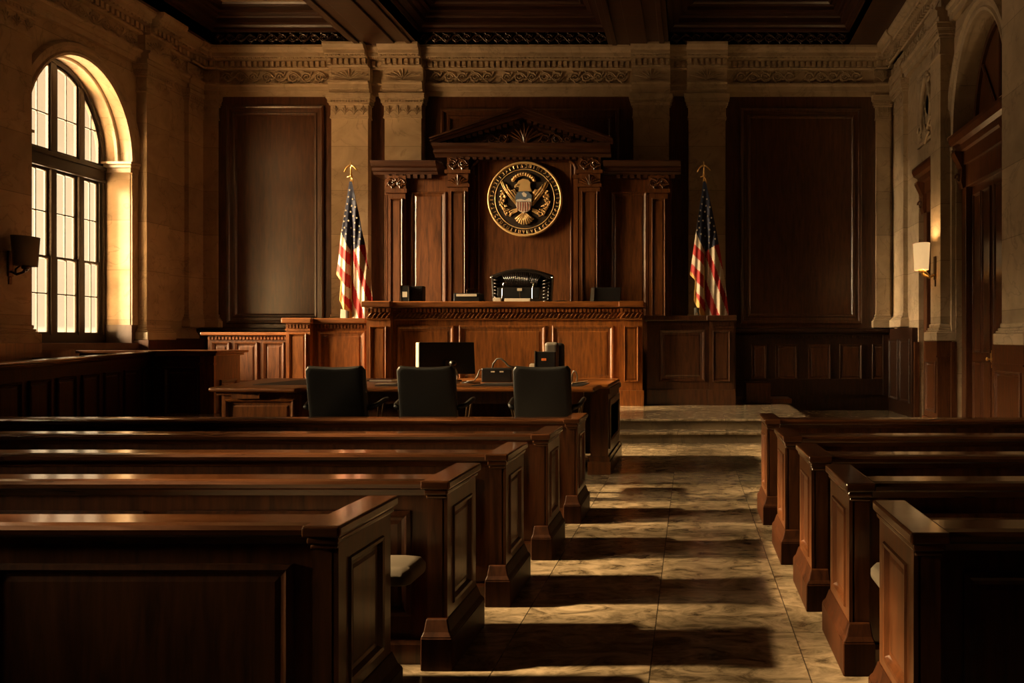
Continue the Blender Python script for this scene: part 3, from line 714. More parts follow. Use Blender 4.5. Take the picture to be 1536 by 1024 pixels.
# ---------------------------------------------------------------- judge bench
s15 = 15.4
def bx(px): return PX(px, s15)
def bz(py): return PZ(py, s15)
Mf = front(15.45)
T = thing('judge_bench', 'wide raised judge bench, panelled reddish wood with a carved band under its top', 'bench', (0,0,0))
MB().box(bx(552)+.02, bx(964)-.02, 15.45, 15.98, .36, bz(462)).build('body', 'wood_bench', T)
m = MB(); m.box(bx(590), bx(930), 15.33, 16.05, bz(461), bz(452)); m.box(bx(547), bx(591), 15.20, 16.05, bz(461), bz(452)); m.box(bx(929), bx(967), 15.20, 16.05, bz(461), bz(452)); m.build('top', 'wood_bench_h', T, bevel=.022, seg=3)
m = MB(); dentils(m, Mf, bx(590), bx(930), bz(468), bz(463), 0, .07, .075); dentils(m, front(15.32), bx(552), bx(588), bz(468), bz(463), 0, .06, .075); dentils(m, front(15.32), bx(931), bx(964), bz(468), bz(463), 0, .06, .075); m.build('dentil_course', 'wood_bench_h', T)
m = MB()
for M_, a, b in ((Mf, bx(590), bx(930)), (front(15.32), bx(553), bx(588)), (front(15.32), bx(931), bx(964))):
    m.run(M_, [(0,bz(480)),(.025,bz(480)),(.035,bz(478)),(.012,bz(477)),(.012,bz(469)),(.0,bz(469))], a, b)
    n = int((b-a)/.085); p = (b-a)/n
    for k in range(n):
        u = a+k*p; m.tube([M_(u, bz(477.5), .012), M_(u+p*.5, bz(474.5), .035), M_(u+p*1.1, bz(470), .018)], .013, 5, .022)
m.build('carved_band', 'wood_bench_h', T)
for a, b in ((594, 680), (688, 818), (828, 920)):
    MB().nest(Mf, bx(a), bx(b), bz(572), bz(488), raised(1.25)).build('panel', 'wood_bench', T)
m = MB(); m.mbox(Mf, bx(590), bx(930), .36, bz(582), 0, .06); m.mbox(Mf, bx(590), bx(930), bz(582), bz(580), 0, .04); m.build('plinth', 'wood_bench_h', T)
for a, b in ((552, 588), (931, 964)):
    m = MB(); m.mbox(front(15.32), bx(a), bx(b), .36, bz(462), -.14, 0); m.mbox(front(15.32), bx(a)-.03, bx(b)+.03, .36, bz(585), -.14, .05)
    m.nest(front(15.32), bx(a)+.08, bx(b)-.08, bz(572), bz(489), raised(.6)); m.build('pier', 'wood_bench', T)

def side_bench(label, x0, x1, top0, top1, panel, pier, pinset, name, zpl, pside, wv='wood_bench', wh='wood_bench_h'):
    T = thing(name, label, 'bench', (0,0,0)); d = 15.55; M = front(d+.05)
    X = lambda p: PX(p, d); Z = lambda p: PZ(p, d)
    MB().box(X(x0)+.06, X(x1), d+.05, 16.0, .36, Z(top1)).build('body', wv, T)
    m = MB(); m.box(X(x0), X(x1), d-.06, 16.06, Z(top1), Z(top0))
    pa, pb = X(pier[0]), X(pier[1])
    m.box(pa-.06, pb+.06, d-.16, d+.1, Z(top1), Z(top0)); m.build('top', wh, T, bevel=.02, seg=3)
    q = [p for p in (pier[0], pier[1])]
    u0, u1 = (pb, X(x1)) if pside < 0 else (X(x0)+.06, pa)
    m = MB(); dentils(m, M, u0+.02, u1-.02, Z(top1+7), Z(top1+2), 0, .045, .07); m.build('dentil_course', wh, T); m = MB(); dentils(m, front(d-.08), pa+.01, pb-.01, Z(top1+7), Z(top1+2), 0, .04, .07); m.build('dentil_course', wh, T)
    MB().nest(M, X(panel[0]), X(panel[1]), Z(zpl-12), Z(panel[2]), raised(1.2)).build('panel', wv, T)
    m = MB(); m.mbox(front(d-.08), pa, pb, .36, Z(top1), -.13, 0); m.mbox(front(d-.08), pa-.03, pb+.03, .36, Z(zpl), -.13, .04); m.mbox(front(d-.08), pa-.01, pb+.01, Z(top1+11), Z(top1+8), -.1, .02)
    m.nest(front(d-.08), pa+.07, pb-.07, Z(zpl-12), Z(pinset), raised(.6)); m.build('pier', wv, T)
    m = MB(); m.mbox(M, u0, u1, .36, Z(zpl), 0, .05); m.build('plinth', wh, T)
    return T
side_bench('lower wooden side bench adjoining the left end of the judge bench, brightly sunlit', 428, 551, 477, 485, (475, 547, 496), (432, 468), 500, 'witness_stand', 584, -1)
side_bench('lower wooden side bench in shade adjoining the right end of the judge bench', 966, 1104, 473, 481, (989, 1058, 494), (1064, 1100), 496, 'clerk_bench', 584, 1, 'wood_wall', 'wood_wall')  # darker wood than the left bench: its shade is put into the colour
# hidden pieces in dark: low rail at the left back
T = thing('panelled_partition', 'low panelled wooden partition at the back left, under the tall dark wall panel', 'partition', (0,0,0))
d = 16.6; X = lambda p: PX(p, d); Z = lambda p: PZ(p, d); M = front(d)
MB().box(X(312), X(432), d, d+.5, .36, Z(503)).build('body', 'wood_screen', T)
MB().box(X(304), X(434), d-.1, d+.6, Z(503), Z(498)).build('top', 'wood_bench_h', T, bevel=.018)
m = MB(); dentils(m, M, X(312), X(432), Z(509), Z(505), 0, .035, .075); m.build('dentil_course', 'wood_bench_h', T)
for a, b in ((318, 345), (352, 387), (395, 427)): MB().nest(M, X(a), X(b), Z(578), Z(513), raised(1.)).build('panel', 'wood_screen', T)

# ---------------------------------------------------------------- judge chair
s = 16.75
T = thing('judge_chair', 'wide black leather judge chair with ribbed back behind the bench', 'chair', (PX(783, s), s, 1.75))
hw = 47*s/F
zt_ = PZ(402, s)-1.75; zs_ = PZ(412, s)-1.75
m = MB(); rr = []
prof = [(0,.0),(.0,.10),(.03,.13),(.08,.14)]
def chair_outline(o, y, n=14):
    pts = [(-hw+.06+o, y, .42+o), (-hw+o, y, zs_-.03-o)]
    for k in range(n+1):
        t = k/n; pts.append((-(hw-.02-o)+2*(hw-.02-o)*t, y, zs_-o+(zt_-zs_)*sin(pi*t)))
    pts += [(hw-o, y, zs_-.03-o), (hw-.06-o, y, .42+o)]
    return pts
m.rings([chair_outline(.02, .14), chair_outline(0, .11), chair_outline(0, .02), chair_outline(.03, -.02), chair_outline(.08, -.02), chair_outline(.10, .015)], True, True)
m.build('backrest', 'leather_gloss', T, smooth=False, bevel=.01)
m = MB()
for k in range(19):                                            # fan of stitched ribs
    t = (k/18-.5)*2; x0, x1 = t*hw*.44, t*hw*.60
    m.tube([(x0, -.02, zt_-.42), (x0*.5+x1*.5, -.045, zt_-.25), (x1, -.02, zt_-.10-.07*t*t)], .014, 6, .022)
for sgn in (-1, 1):
    for k in range(9): m.tube([(sgn*hw*.66, -.02, .62+k*.075), (sgn*hw*.80, -.045, .64+k*.075), (sgn*hw*.9, -.02, .65+k*.075)], .018, 6)
m.build('rib', 'leather_gloss', T, smooth=True)
MB().box(-hw+.1, hw-.1, -.62, .02, .36, .50).build('seat', 'leather_gloss', T, bevel=.05, seg=3)
m = MB(); m.lathe([(.3,0),(.3,.04),(.05,.07),(.05,.36)], (0,-.25,0), 16); m.build('pedestal', 'black_plastic', T)
for sgn in (-1, 1): m = MB(); m.lathe([(.0,-.012),(.02,0),(.0,.012)], (sgn*(hw-.015), -.03, zs_-.06), 10, 'Y'); m.build('stud', 'chrome', T)

# ---------------------------------------------------------------- things on top of the judge bench
zb_ = bz(452)
def on_bench(px, d): return (PX(px, d), d, zb_)
d = 15.62; k_ = d/F
T = thing('desk_device', 'upright black device with a small white label, leftmost on the judge bench', 'device', on_bench(619, d))
MB().box(-15*k_, -3*k_, -.1, .1, 0, 24*k_).build('bracket', 'black_plastic', T, bevel=.01)
MB().box(-2*k_, 16*k_, -.04, .14, 0, 24*k_).build('housing', 'black_plastic', T, bevel=.012)
MB().box(-12.5*k_, -5.5*k_, -.105, -.1, 7*k_, 15*k_).build('label', 'paper', T)
m = MB(); m.tube([(-15*k_,-.1,0),(-15*k_,-.1,24*k_),(-13*k_,-.1,24.5*k_)], .007, 5); m.tube([(-3.4*k_,-.1,0),(-3.4*k_,-.1,22*k_)], .006, 5); m.build('wire_edge', 'chrome', T)
for z in (12, 16, 20): MB().lathe([(.0,.0),(.009,.003),(.0,.008)], (12*k_, -.045, z*k_), 8, 'Y').build('button', 'grey_plastic', T)
T = thing('desk_printer', 'low black printer with a pale sheet, left of the leather chair on the bench', 'printer', on_bench(703, d))
MB().box(-20*k_, 19*k_, -.12, .2, 0, 13*k_).build('housing', 'black_plastic', T, bevel=.015)
MB().box(-15.5*k_, 14.5*k_, -.135, -.115, 8*k_, 11.5*k_).build('sheet', 'paper', T)
m = MB(); m.tube([(-5*k_,.1,12*k_),(-5*k_,.1,19*k_),(-3*k_,.1,20*k_),(12*k_,.1,20*k_)], .007, 5); m.build('wire_stand', 'bronze', T)
MB().box(21*k_, 25*k_, -.05, .03, 0, 3*k_).build('plug', 'black_plastic', T)
T = thing('book_stand', 'black wire reading stand holding pale papers in front of the leather chair', 'stand', on_bench(777, d))
m = MB()
for x in (-22, 23):
    m = MB(); m.tube([(x*k_, -.1, .003), (x*k_, -.08, 20*k_), ((x+1.5)*k_, -.06, 28*k_), ((x+(4 if x < 0 else -4))*k_, 0, 29.5*k_)], .011, 6); m.build('upright', 'chrome', T)
MB().box(-18*k_, 20*k_, -.13, -.06, 0, 5*k_).build('papers', 'paper', T, bevel=.004)
MB().box(-35*k_, -24*k_, -.12, .05, 0, 6*k_).build('paper_block', 'paper', T, bevel=.004)
MB().box(-32*k_, 31*k_, .06, .12, 5*k_, 22*k_).build('rest', 'black_plastic', T, bevel=.01)
MB().box(-2*k_, 5*k_, .045, .06, 17*k_, 21*k_).build('clip', 'cream_plastic', T)
m = MB(); m.tube([(2*k_,.03,16*k_),(3*k_,.02,6*k_)], .01, 6); m.build('stem', 'bronze', T)
m = MB(); m.tube([(0,0,.012),(.08,-.02,.022),(.18,.0,.03),(.25,.02,.012)], .01, 6)
o = m.build('cable', 'black_plastic'); o.location = on_bench(832, d); tag(o, 'short black cable lying on the bench top right of the leather chair', 'cable')
T = thing('small_monitor', 'small dark monitor turned slightly, standing at the right of the judge bench', 'monitor', on_bench(909, d))
m = MB(); m.prism(lambda u, v, w: (u, w, v), [(-22*k_, 1*k_), (21*k_, 1*k_), (23*k_, 22*k_), (-21*k_, 22*k_)], -.02, .03); m.build('screen', 'black_plastic', T, bevel=.008)
m = MB(); m.prism(lambda u, v, w: (u, w, v), [(-23.5*k_, 1*k_), (-18*k_, 1*k_), (-17*k_, 21*k_), (-21.5*k_, 21*k_)], -.05, -.02); m.build('bezel', 'grey_plastic', T)
MB().box(-12*k_, 12*k_, -.06, .08, 0, 1.2*k_).build('stand', 'black_plastic', T)

# ---------------------------------------------------------------- flags
fc = .2539*16.55/F
def interp(y, P):
    for (x0, y0), (x1, y1) in zip(P, P[1:]):
        if y <= y1: return x0 + (x1-x0)*(y-y0)/(y1-y0)
    return P[-1][0]
LE = [(174,165),(152,320),(130,470),(112,590),(95,715),(128,752),(123,800),(118,868),(148,930),(176,985),(186,1015)]
RE = [(188,165),(228,340),(265,530),(290,680),(315,865),(330,1015)]
def fdepth(x, y):
    g = min(1, (y-165)/420)
    return -.06*g*(math.exp(-((x-150)/20)**2) + .9*math.exp(-((x-232-(y-560)*.12)/26)**2) - .8*math.exp(-((x-186)/15)**2)) + .02*g*sin(x*.16+y*.006)
def fcol(x, y):
    # blue canton
    vb = 580 - (183-x)*2.05 if x < 183 else 580 - (x-183)*.55
    if x < 150: vb = min(vb, 470+(x-130)*2.0)
    if y < vb: return 2
    if x < 186:
        w = y - 1.0*(x-145)
        lo = 690+(x-95)*1.25 if x < 131 else 822+(x-118)*1.75
        if y > lo: return 3
        for lim, c in ((560, 1), (628, 0), (692, 1), (768, 0), (832, 1), (905, 0)):
            if w < lim: return c
        return 1
    w = (y-580) - 2.6*(x-185)
    for lim, c in ((-165, 0), (-62, 1), (22, 0), (160, 1), (275, 0)):
        if w < lim: return c
    return 1
STAR = [(178,218),(172,258),(195,270),(165,300),(190,310),(213,318),(157,338),(183,345),(152,372),(200,372),(222,382),(147,403),(172,398),(213,412),(150,440),(183,440),(236,430),(211,452),(240,466),(137,455),(185,487),(209,494),(243,507),(208,530),(160,478)]
def make_flag(label, px, d, group):
    T = thing('flag', label, 'flag', (PX(px, d), d, .36), 0, group)
    def W(x, y, w=0): return ((x-178)*fc, w, PZ(230+.2539*y, 16.55)-.36)
    m = MB(); nr, nc = 120, 44; V = []
    for i in range(nr+1):
        y = 165 + 850*i/nr; l, r = interp(y, LE), interp(y, RE)
        V.append([(l+(r-l)*j/nc, y) for j in range(nc+1)])
    vv = [[m.bm.verts.new(W(x, y, fdepth(x, y))) for x, y in row] for row in V]
    for i in range(nr):
        for j in range(nc):
            x = (V[i][j][0]+V[i][j+1][0]+V[i+1][j][0]+V[i+1][j+1][0])/4; y = (V[i][j][1]+V[i+1][j][1])/2
            f = m.bm.faces.new((vv[i][j], vv[i][j+1], vv[i+1][j+1], vv[i+1][j])); f.material_index = fcol(x, y); f.smooth = True
    for x, y in STAR:
        r = 7.5
        pts = [W(x+(r if k % 2 == 0 else r*.42)*sin(k*pi/5)*.85, y-(r if k % 2 == 0 else r*.42)*cos(k*pi/5), fdepth(x, y)-.016) for k in range(10)]
        m.quad(pts, 1)
    me_o = m.build('flag_cloth', None, T, mats=['flag_red', 'flag_white', 'flag_blue', 'fringe_gold'])
    sd = me_o.modifiers.new('solid', 'SOLIDIFY'); sd.thickness = .006
    H = W(178, 140)[2]
    MB().tube([(0,.06,.05),(0,.06,H)], .02, 10).build('staff', 'brass', T, smooth=True)
    m = MB(); m.lathe([(.0,0),(.22,0),(.22,.03),(.08,.07),(.03,.16),(.03,.2)], (0,.06,0), 18); m.build('stand', 'brass', T, smooth=False)
    m = MB(); z = W(0, 130)[2]; q = fc
    m.lathe([(.0,z-.03),(.03,z-.01),(.034,z+.01),(.018,z+.03),(.03,z+.045),(.0,z+.06)], (0,.06,0), 12)
    m.tube([(0,.05,z),(0,.05,z+60*q),(0,.05,z+85*q)], .02, 8, .008)
    for sgn in (-1, 1): m.tube([(0,.05,z+62*q),(sgn*14*q,.045,z+58*q),(sgn*28*q,.04,z+44*q),(sgn*38*q,.035,z+(22 if sgn < 0 else 32)*q)], .022, 8, .012)
    m.tube([(-20*q,.03,z-8*q),(0,.03,z-2*q),(10*q,.03,z-20*q),(14*q,.03,z-44*q)], .012, 6)
    m.build('finial', 'brass', T, smooth=True)
    return T
fl = make_flag('draped stars and stripes flag with gold fringe on the staff left of the judge bench', 525, 16.55, 'flags beside the judge bench')
def copy_tree(o, parent=None):
    c = o.copy(); COL.objects.link(c); c.parent = parent
    for ch in list(o.children):
        copy_tree(ch, c)
    return c
fr = copy_tree(fl); fr.location = (PX(1056, 16.55), 16.55, .36)
fr['label'] = 'draped stars and stripes flag with gold fringe on the staff right of the judge bench'

# small things on the side benches
d = 15.75
T = thing('paper_carton', 'small cream paper carton on the left side bench beneath the flag', 'box', (PX(517, d), d, PZ(477, 15.55)))
m = MB(); m.prism(lambda u, v, w: (u, w, v), [(-.07,0),(.05,0),(.045,.17),(-.06,.19)], -.05, .05); m.build('carton', 'paper', T, bevel=.006)
MB().box(.052, .075, -.05, .05, 0, .15).build('dark_side', 'grey_plastic', T)
T = thing('drinking_glass', 'short clear drinking glass on the right side bench below the flag', 'glass', (PX(1045, d), d, PZ(473, 15.55)))
MB().lathe([(.0,.0),(.05,.0),(.056,.165),(.05,.165),(.045,.012),(.0,.012)], (0,0,0), 20).build('tumbler', 'clear_glass', T, smooth=True)

# ---------------------------------------------------------------- clerk table in front of the bench
T = thing('clerk_table', 'large reddish wooden clerk table in front of the judge bench, three chairs at it', 'table', (0,0,0))
zt2 = 1.12
def slab(mb, pts, z0, z1): mb.rings([[(x, y, z) for x, y in pts] for z in (z0, z1)], True, True)
m = MB(); rc = [(-1.0+.16*cos(a)-.16, 11.05+.16*sin(a)-.16) for a in [0, pi/8, pi/4, 3*pi/8, pi/2]]
slab(m, [(-5.56,8.82),(-4.50,8.72),(-4.46,8.80),(-1.10,8.80),(-1.10,9.42),(-1.0,9.42)] + rc + [(-6.15,11.05)], zt2-.055, zt2)
m.build('table_top', 'wood_bench_h', T, bevel=.024, seg=4)
m = MB(); m.box(-1.24, -1.02, 9.52, 11.0, .22, zt2-.055); m.box(-1.27, -.985, 9.48, 11.04, .0, .16); m.box(-1.255, -1.0, 9.50, 11.02, .16, .22); m.box(-1.26, -.995, 9.48, 11.04, zt2-.12, zt2-.055)
m.nest(faceL(-1.02), 9.62, 10.92, .30, .92, [(0,0),(0,.018),(.08,.018),(.09,.012),(.10,-.0)]); m.build('end_pedestal', 'wood_screen', T)
m = MB(); m.box(-5.45, -4.52, 8.90, 9.5, .22, zt2-.055); m.box(-5.5, -4.48, 8.85, 9.55, 0, .2); m.box(-5.30, -4.98, 8.84, 9.0, zt2-.13, zt2-.055)
m.box(-5.49, -4.50, 8.86, 9.5, zt2-.09, zt2-.055); m.nest(front(8.90), -5.40, -4.60, .3, .98, raised(.8)); m.build('cabinet_pedestal', 'wood_bench', T)
m = MB(); m.box(-4.52, -1.25, 10.3, 10.36, .3, zt2-.055); m.box(-5.9, -1.24, 10.9, 10.98, .05, zt2-.055); m.build('modesty_panel', 'wood_screen', T)
m = MB(); m.box(-4.50, -1.25, 8.98, 9.02, zt2-.2, zt2-.055); m.build('apron', 'wood_screen', T)
# mats, papers on it
for (x0, x1, y0, y1, lab) in ((-5.35, -4.3, 9.35, 10.5, 'dark writing mat lying on the left end of the clerk table'), (-3.75, -3.0, 9.1, 9.75, 'dark writing mat between the left and middle chair on the clerk table'), (-2.6, -1.9, 9.1, 9.75, 'dark writing mat between the middle and right chair on the clerk table'), (-1.65, -1.28, 9.1, 9.75, 'dark writing mat at the right end of the clerk table')):
    o = MB().box(x0, x1, y0, y1, zt2, zt2+.006).build('writing_mat', 'desk_mat'); tag(o, lab, 'desk mat', 'writing mats on the clerk table')
T = thing('hardback_book', 'thin red book lying on the clerk table between the left and middle chairs', 'book', (PX(577, 10.15), 10.15, zt2))
MB().box(-.16, .14, -.12, .12, .03, .037).build('cover', 'book_cover', T); MB().box(-.16, .14, -.12, .12, .0, .006).build('cover', 'book_cover', T); MB().box(-.155, .135, -.115, .115, .006, .03).build('pages', 'paper', T)
o = MB().box(-.1, .12, -.06, .05, 0, .006).build('paper_slip', 'paper'); o.location = (PX(578, 9.45), 9.45, zt2+.006); tag(o, 'white paper slip on the writing mat right of the left chair', 'paper')
m = MB(); m.tube([(-.06,-.22,.008),(.07,.25,.008)], .008, 6); o = m.build('pen', 'cream_plastic'); o.location = (PX(874, 9.7)-.03, 9.62, zt2+.006); tag(o, 'white pen lying at the right end of the clerk table', 'pen')
# desk computer
d = 10.2; k_ = d/F
T = thing('computer_monitor', 'large black monitor with a cream left edge, on the clerk table behind the middle chair', 'monitor', (PX(672, d), d, zt2), radians(0))
R_ = bpy.data.objects
def turned(m, ang):
    bmesh.ops.rotate(m.bm, verts=m.bm.verts, cent=(0,0,0), matrix=Matrix.Rotation(ang, 3, 'Z')); return m
Hm = PZ(513, d)-zt2; Lm = PZ(562, d)-zt2
a_ = radians(34); wd_ = .375
m = MB(); m.rings([[(-wd_,0,Lm+.02),(wd_,0,Lm-.0),(wd_-.02,0,Hm-.0),(-wd_,0,Hm)], [(-wd_,.035,Lm+.02),(wd_,.035,Lm),(wd_-.02,.035,Hm),(-wd_,.035,Hm)]], True, True); turned(m, a_).build('back_shell', 'black_plastic', T, bevel=.012)
m = MB(); m.box(-wd_+.0, -wd_+.02, .036, .17, Lm+.03, Hm-.005); m.box(-wd_+.02, wd_-.03, .036, .09, Lm+.03, Hm-.02); turned(m, a_).build('front_bezel', 'cream_plastic', T, bevel=.008)
m = MB(); m.box(-.05, .05, -.05, -.0, .02, Lm+.2); m.box(-.15, .15, -.12, .12, 0, .02); turned(m, a_).build('stand', 'black_plastic', T, bevel=.006)
T = thing('webcam', 'small black webcam on a bent chrome stem beside the middle chair', 'webcam', (PX(684, 9.7), 9.7, zt2))
m = MB(); m.tube([(0,0,.01),(.02,0,.08),(.0,0,.16),(-.03,0,.22)], .012, 7); m.build('stem', 'chrome', T, smooth=True)
m = MB(); m.lathe([(.0,-.05),(.035,-.04),(.038,.03),(.0,.04)], (-.04,0,.25), 12, 'Y'); m.build('camera_head', 'black_plastic', T, smooth=True)
MB().lathe([(.0,0),(.05,0),(.05,.012),(.0,.014)], (0,0,0), 14).build('foot', 'black_plastic', T)
T = thing('conference_phone', 'low black desk unit with two pale keys and a looped cable on top', 'telephone', (PX(747, 10.0), 10.0, zt2))
k_ = 10.0/F
m = MB(); m.box(-22*k_, 23*k_, -.1, .14, 0, 21*k_); m.build('housing', 'black_plastic', T, bevel=.014)
for x in (-5, 8): MB().box((x-2.5)*k_, (x+3)*k_, -.108, -.098, 15*k_, 17*k_).build('key', 'cream_plastic', T)
m = MB(); m.tube([(-10*k_,.05,20*k_),(-9*k_,.05,27*k_),(-3*k_,.05,34.5*k_),(3*k_,.05,35*k_),(9*k_,.05,30*k_),(14*k_,.05,24*k_),(24*k_,.02,22*k_)], .012, 7); m.build('cable_loop', 'grey_plastic', T, smooth=True)
m = MB(); m.tube([(-22*k_,.0,19*k_),(-27*k_,-.02,18*k_),(-30*k_,-.04,8*k_),(-34*k_,-.06,2.0*k_),(-44*k_,-.1,1.5*k_)], .009, 6); m.build('cord', 'grey_plastic', T, smooth=True)
m = MB(); m.tube([(0,0,.012),(.08,-.05,.02),(.17,-.04,.012),(.22,.02,.012)], .011, 6); o = m.build('cable', 'black_plastic', smooth=True); o.location = (PX(691, 9.6)+.03, 9.55, zt2); tag(o, 'black cable end lying on the clerk table beside the middle chair', 'cable')
k_ = 10.1/F
T = thing('desk_speaker', 'square black speaker box with a small orange mark, behind the right chair', 'speaker', (PX(822, 10.1), 10.1, zt2))
MB().box(-17*k_, 13*k_, -.08, .08, 0, PZ(527, 10.1)-zt2).build('housing', 'black_plastic', T, bevel=.01)
m = MB(); 
for x0, x1 in ((-8, -4.5), (-4, -1)): m.box(x0*k_, x1*k_, -.086, -.079, PZ(540.5, 10.1)-zt2, PZ(537, 10.1)-zt2)
m.build('mark', 'orange_label', T)
MB().box(-18.5*k_, -17*k_, -.09, .0, 0, PZ(526, 10.1)-zt2).build('edge', 'grey_plastic', T)
T = thing('desk_terminal', 'tall rounded grey and black terminal standing behind the black speaker box', 'terminal', (PX(831, 10.5), 10.5, zt2))
k_ = 10.5/F; Ht = PZ(513, 10.5)-zt2
MB().box(-13*k_, 8*k_, -.09, .0, 0, Ht).build('face', 'grey_plastic', T, bevel=.05, seg=4)
MB().box(-8*k_, 14*k_, .0, .16, 0, Ht-.01).build('shell', 'black_plastic', T, bevel=.05, seg=4)
T = thing('tissue_box', 'tiny cream box beside the black speaker box behind the right chair', 'box', (PX(800, 10.1)-.012, 10.1, zt2))
MB().box(-.033, .033, -.04, .04, 0, PZ(546, 10.1)-zt2).build('box_body', 'cream_plastic', T, bevel=.004); MB().box(-.025, .025, -.012, .012, PZ(546, 10.1)-zt2, PZ(546, 10.1)-zt2+.008).build('flap', 'paper', T)
m = MB(); m.tube([(0,0,.01),(.0,0,.10),(.02,0,.15),(.05,0,.14),(.07,0,.08),(.06,0,.012)], .01, 6); o = m.build('cable_hoop', 'grey_plastic', smooth=True); o.location = (PX(858, 9.9), 9.9, zt2); tag(o, 'grey cable hoop rising from the table right of the right chair', 'cable')

# ---------------------------------------------------------------- the three chairs
def make_chair(label, px, rz, group='chairs at the clerk table'):
    d = 8.0
    T = thing('office_chair', label, 'chair', (PX(px, d), d, 0), rz, group)
    w = .30
    def ring(o, y, n=10):
        pts = []
        def q(u, z): pts.append((u, y + .19*(1.08-z)*1.0 - .02 + .0, z))
        z0, z1 = .58+o, 1.40-o
        q(-w+.02+o, z0); q(-w+.0+o, z0+.2); q(-w+o, z1-.04); q(-w+.03+o, z1)
        for k in range(1, n): t = k/n; q(-w+.03+o+(2*w-.06-2*o)*t, z1-.016*sin(pi*t))
        q(w-.03-o, z1); q(w-o, z1-.04); q(w-o, z0+.2); q(w-.02-o, z0)
        return pts
    m = MB(); m.rings([ring(.05, -.058), ring(.014, -.052), ring(.003, -.03), ring(0, 0), ring(.01, .05), ring(.05, .065)], True, True)
    m.build('backrest', 'leather', T, bevel=.008, smooth=True)
    m = MB(); m.box(-.28, .28, .08, .62, .56, .68); m.build('seat', 'leather', T, bevel=.045, seg=3)
    for sgn in (-1, 1):
        m = MB(); m.tube([(sgn*.29,.02,.95),(sgn*.34,.0,.97),(sgn*.37,.10,.985),(sgn*.38,.26,1.02),(sgn*.38,.34,1.025)], .028, 8, .024)
        a = m.build('armrest', 'leather', T, smooth=True)
        m = MB(); m.tube([(sgn*.37,.13,.98),(sgn*.31,.2,.60)], .012, 6); m.tube([(sgn*.38,.25,1.0),(sgn*.31,.3,.60)], .012, 6); m.build('arm_post', 'bronze', a)
    MB().lathe([(.035,.10),(.035,.4),(.05,.42),(.05,.5),(.14,.53),(.14,.56)], (0,.35,0), 14).build('column', 'bronze', T)
    for k in range(5):
        a = k*2*pi/5+.3
        m = MB(); m.tube([(0,.35,.13),(.3*cos(a),.35+.3*sin(a),.085)], .03, 6, .018); L = m.build('leg', 'bronze', T)
        m = MB(); m.lathe([(.0,-.025),(.03,-.02),(.035,0),(.03,.02),(.0,.025)], (.3*cos(a),.35+.3*sin(a),.036), 10, 'X'); m.build('caster', 'black_plastic', L)
    return T
make_chair('black leather office chair at the clerk table, leftmost of the three', 508, radians(2))
make_chair('black leather office chair at the clerk table in front of the large monitor', 643, radians(1))
make_chair('black leather office chair at the clerk table, rightmost of the three', 815, 0)

# ---------------------------------------------------------------- jury box
T = thing('jury_box', 'dark panelled jury box with a gently sloping rail below the arched window', 'jury box', (0,0,0))
d = 13.8
x0, x1 = PX(230, d), PX(322, d); zt3 = 1.49
MB().box(x0, x1, d, d+.78, 0, zt3-.09).build('end_box', 'wood_screen', T)
m = MB(); m.box(x0-.06, x1+.10, d-.10, d+.9, zt3-.05, zt3); m.box(x0-.03, x1+.05, d-.05, d+.84, zt3-.10, zt3-.05); m.build('end_box_cap', 'wood_bench_h', T, bevel=.016)
M = front(d)
m = MB(); dentils(m, M, x0+.08, x1-.25, zt3-.19, zt3-.13, 0, .03, .06); m.build('dentil_course', 'wood_screen', T)
MB().nest(M, PX(246,d), PX(299,d), .25, PZ(550,d), raised(1.1)).build('panel', 'wood_screen', T)
m = MB(); m.mbox(M, PX(303,d), PX(324,d), 0, zt3-.1, 0, .06); m.mbox(M, PX(302,d), PX(325,d), PZ(547,d), PZ(544,d), 0, .09); m.build('corner_post', 'wood_bench', T)
MB().nest(faceL(x1), d+.15, d+.65, .3, .95, raised(.9)).build('panel', 'wood_screen', T)
# sloping front rail
A = Vector((PX(0, 8.6)-.5, 8.1, 0)); B = Vector((x0-.02, d+.1, 0))
zA, zB = PZ(551, 8.6)-.01, PZ(526, 13.8)
dirv = (B-A).normalized(); L_ = (B-A).length; nrm = Vector((dirv.y, -dirv.x, 0))
def MJ(u, v, w): p = A + dirv*u + nrm*w; return (p.x, p.y, v*((zA+(zB-zA)*u/L_)/1.4))
m = MB(); m.rings([[MJ(0,0,-.06),MJ(L_,0,-.06),MJ(L_,1.31,-.06),MJ(0,1.31,-.06)],[MJ(0,0,.0),MJ(L_,0,.0),MJ(L_,1.31,.0),MJ(0,1.31,.0)]], True, True); m.build('front_wall', 'wood_shaded', T)
m = MB(); m.run(MJ, [(-.13,1.36),(.07,1.36),(.09,1.375),(.09,1.40),(-.15,1.40),(-.15,1.375)], 0, L_); m.run(MJ, [(-.10,1.31),(.04,1.31),(.06,1.36),(-.12,1.36)], 0, L_); m.build('front_rail', 'wood_rail', T, bevel=.008)
n = 9
for k in range(n):
    u0 = L_*k/n+.08; u1 = L_*(k+1)/n-.08
    MB().nest(MJ, u0, u1, .3, 1.13, raised(.7)).build('panel', 'wood_shaded', T)
m = MB(); m.box(XL+.38, x0+.0, 14.3, 14.42, 0, zt3-.06); m.build('rear_wall', 'wood_screen', T)
m = MB(); m.box(XL+.38, x0-.07, 14.2, 14.52, zt3-.06, zt3-.005); m.build('rear_rail', 'wood_rail', T, bevel=.012)
m = MB(); m.box(XL+.4, x0-.05, 13.3, 13.42, .0, 1.32); m.box(XL+.4, x0-.05, 13.25, 13.5, 1.32, 1.37); m.build('inner_rail', 'wood_rail', T)

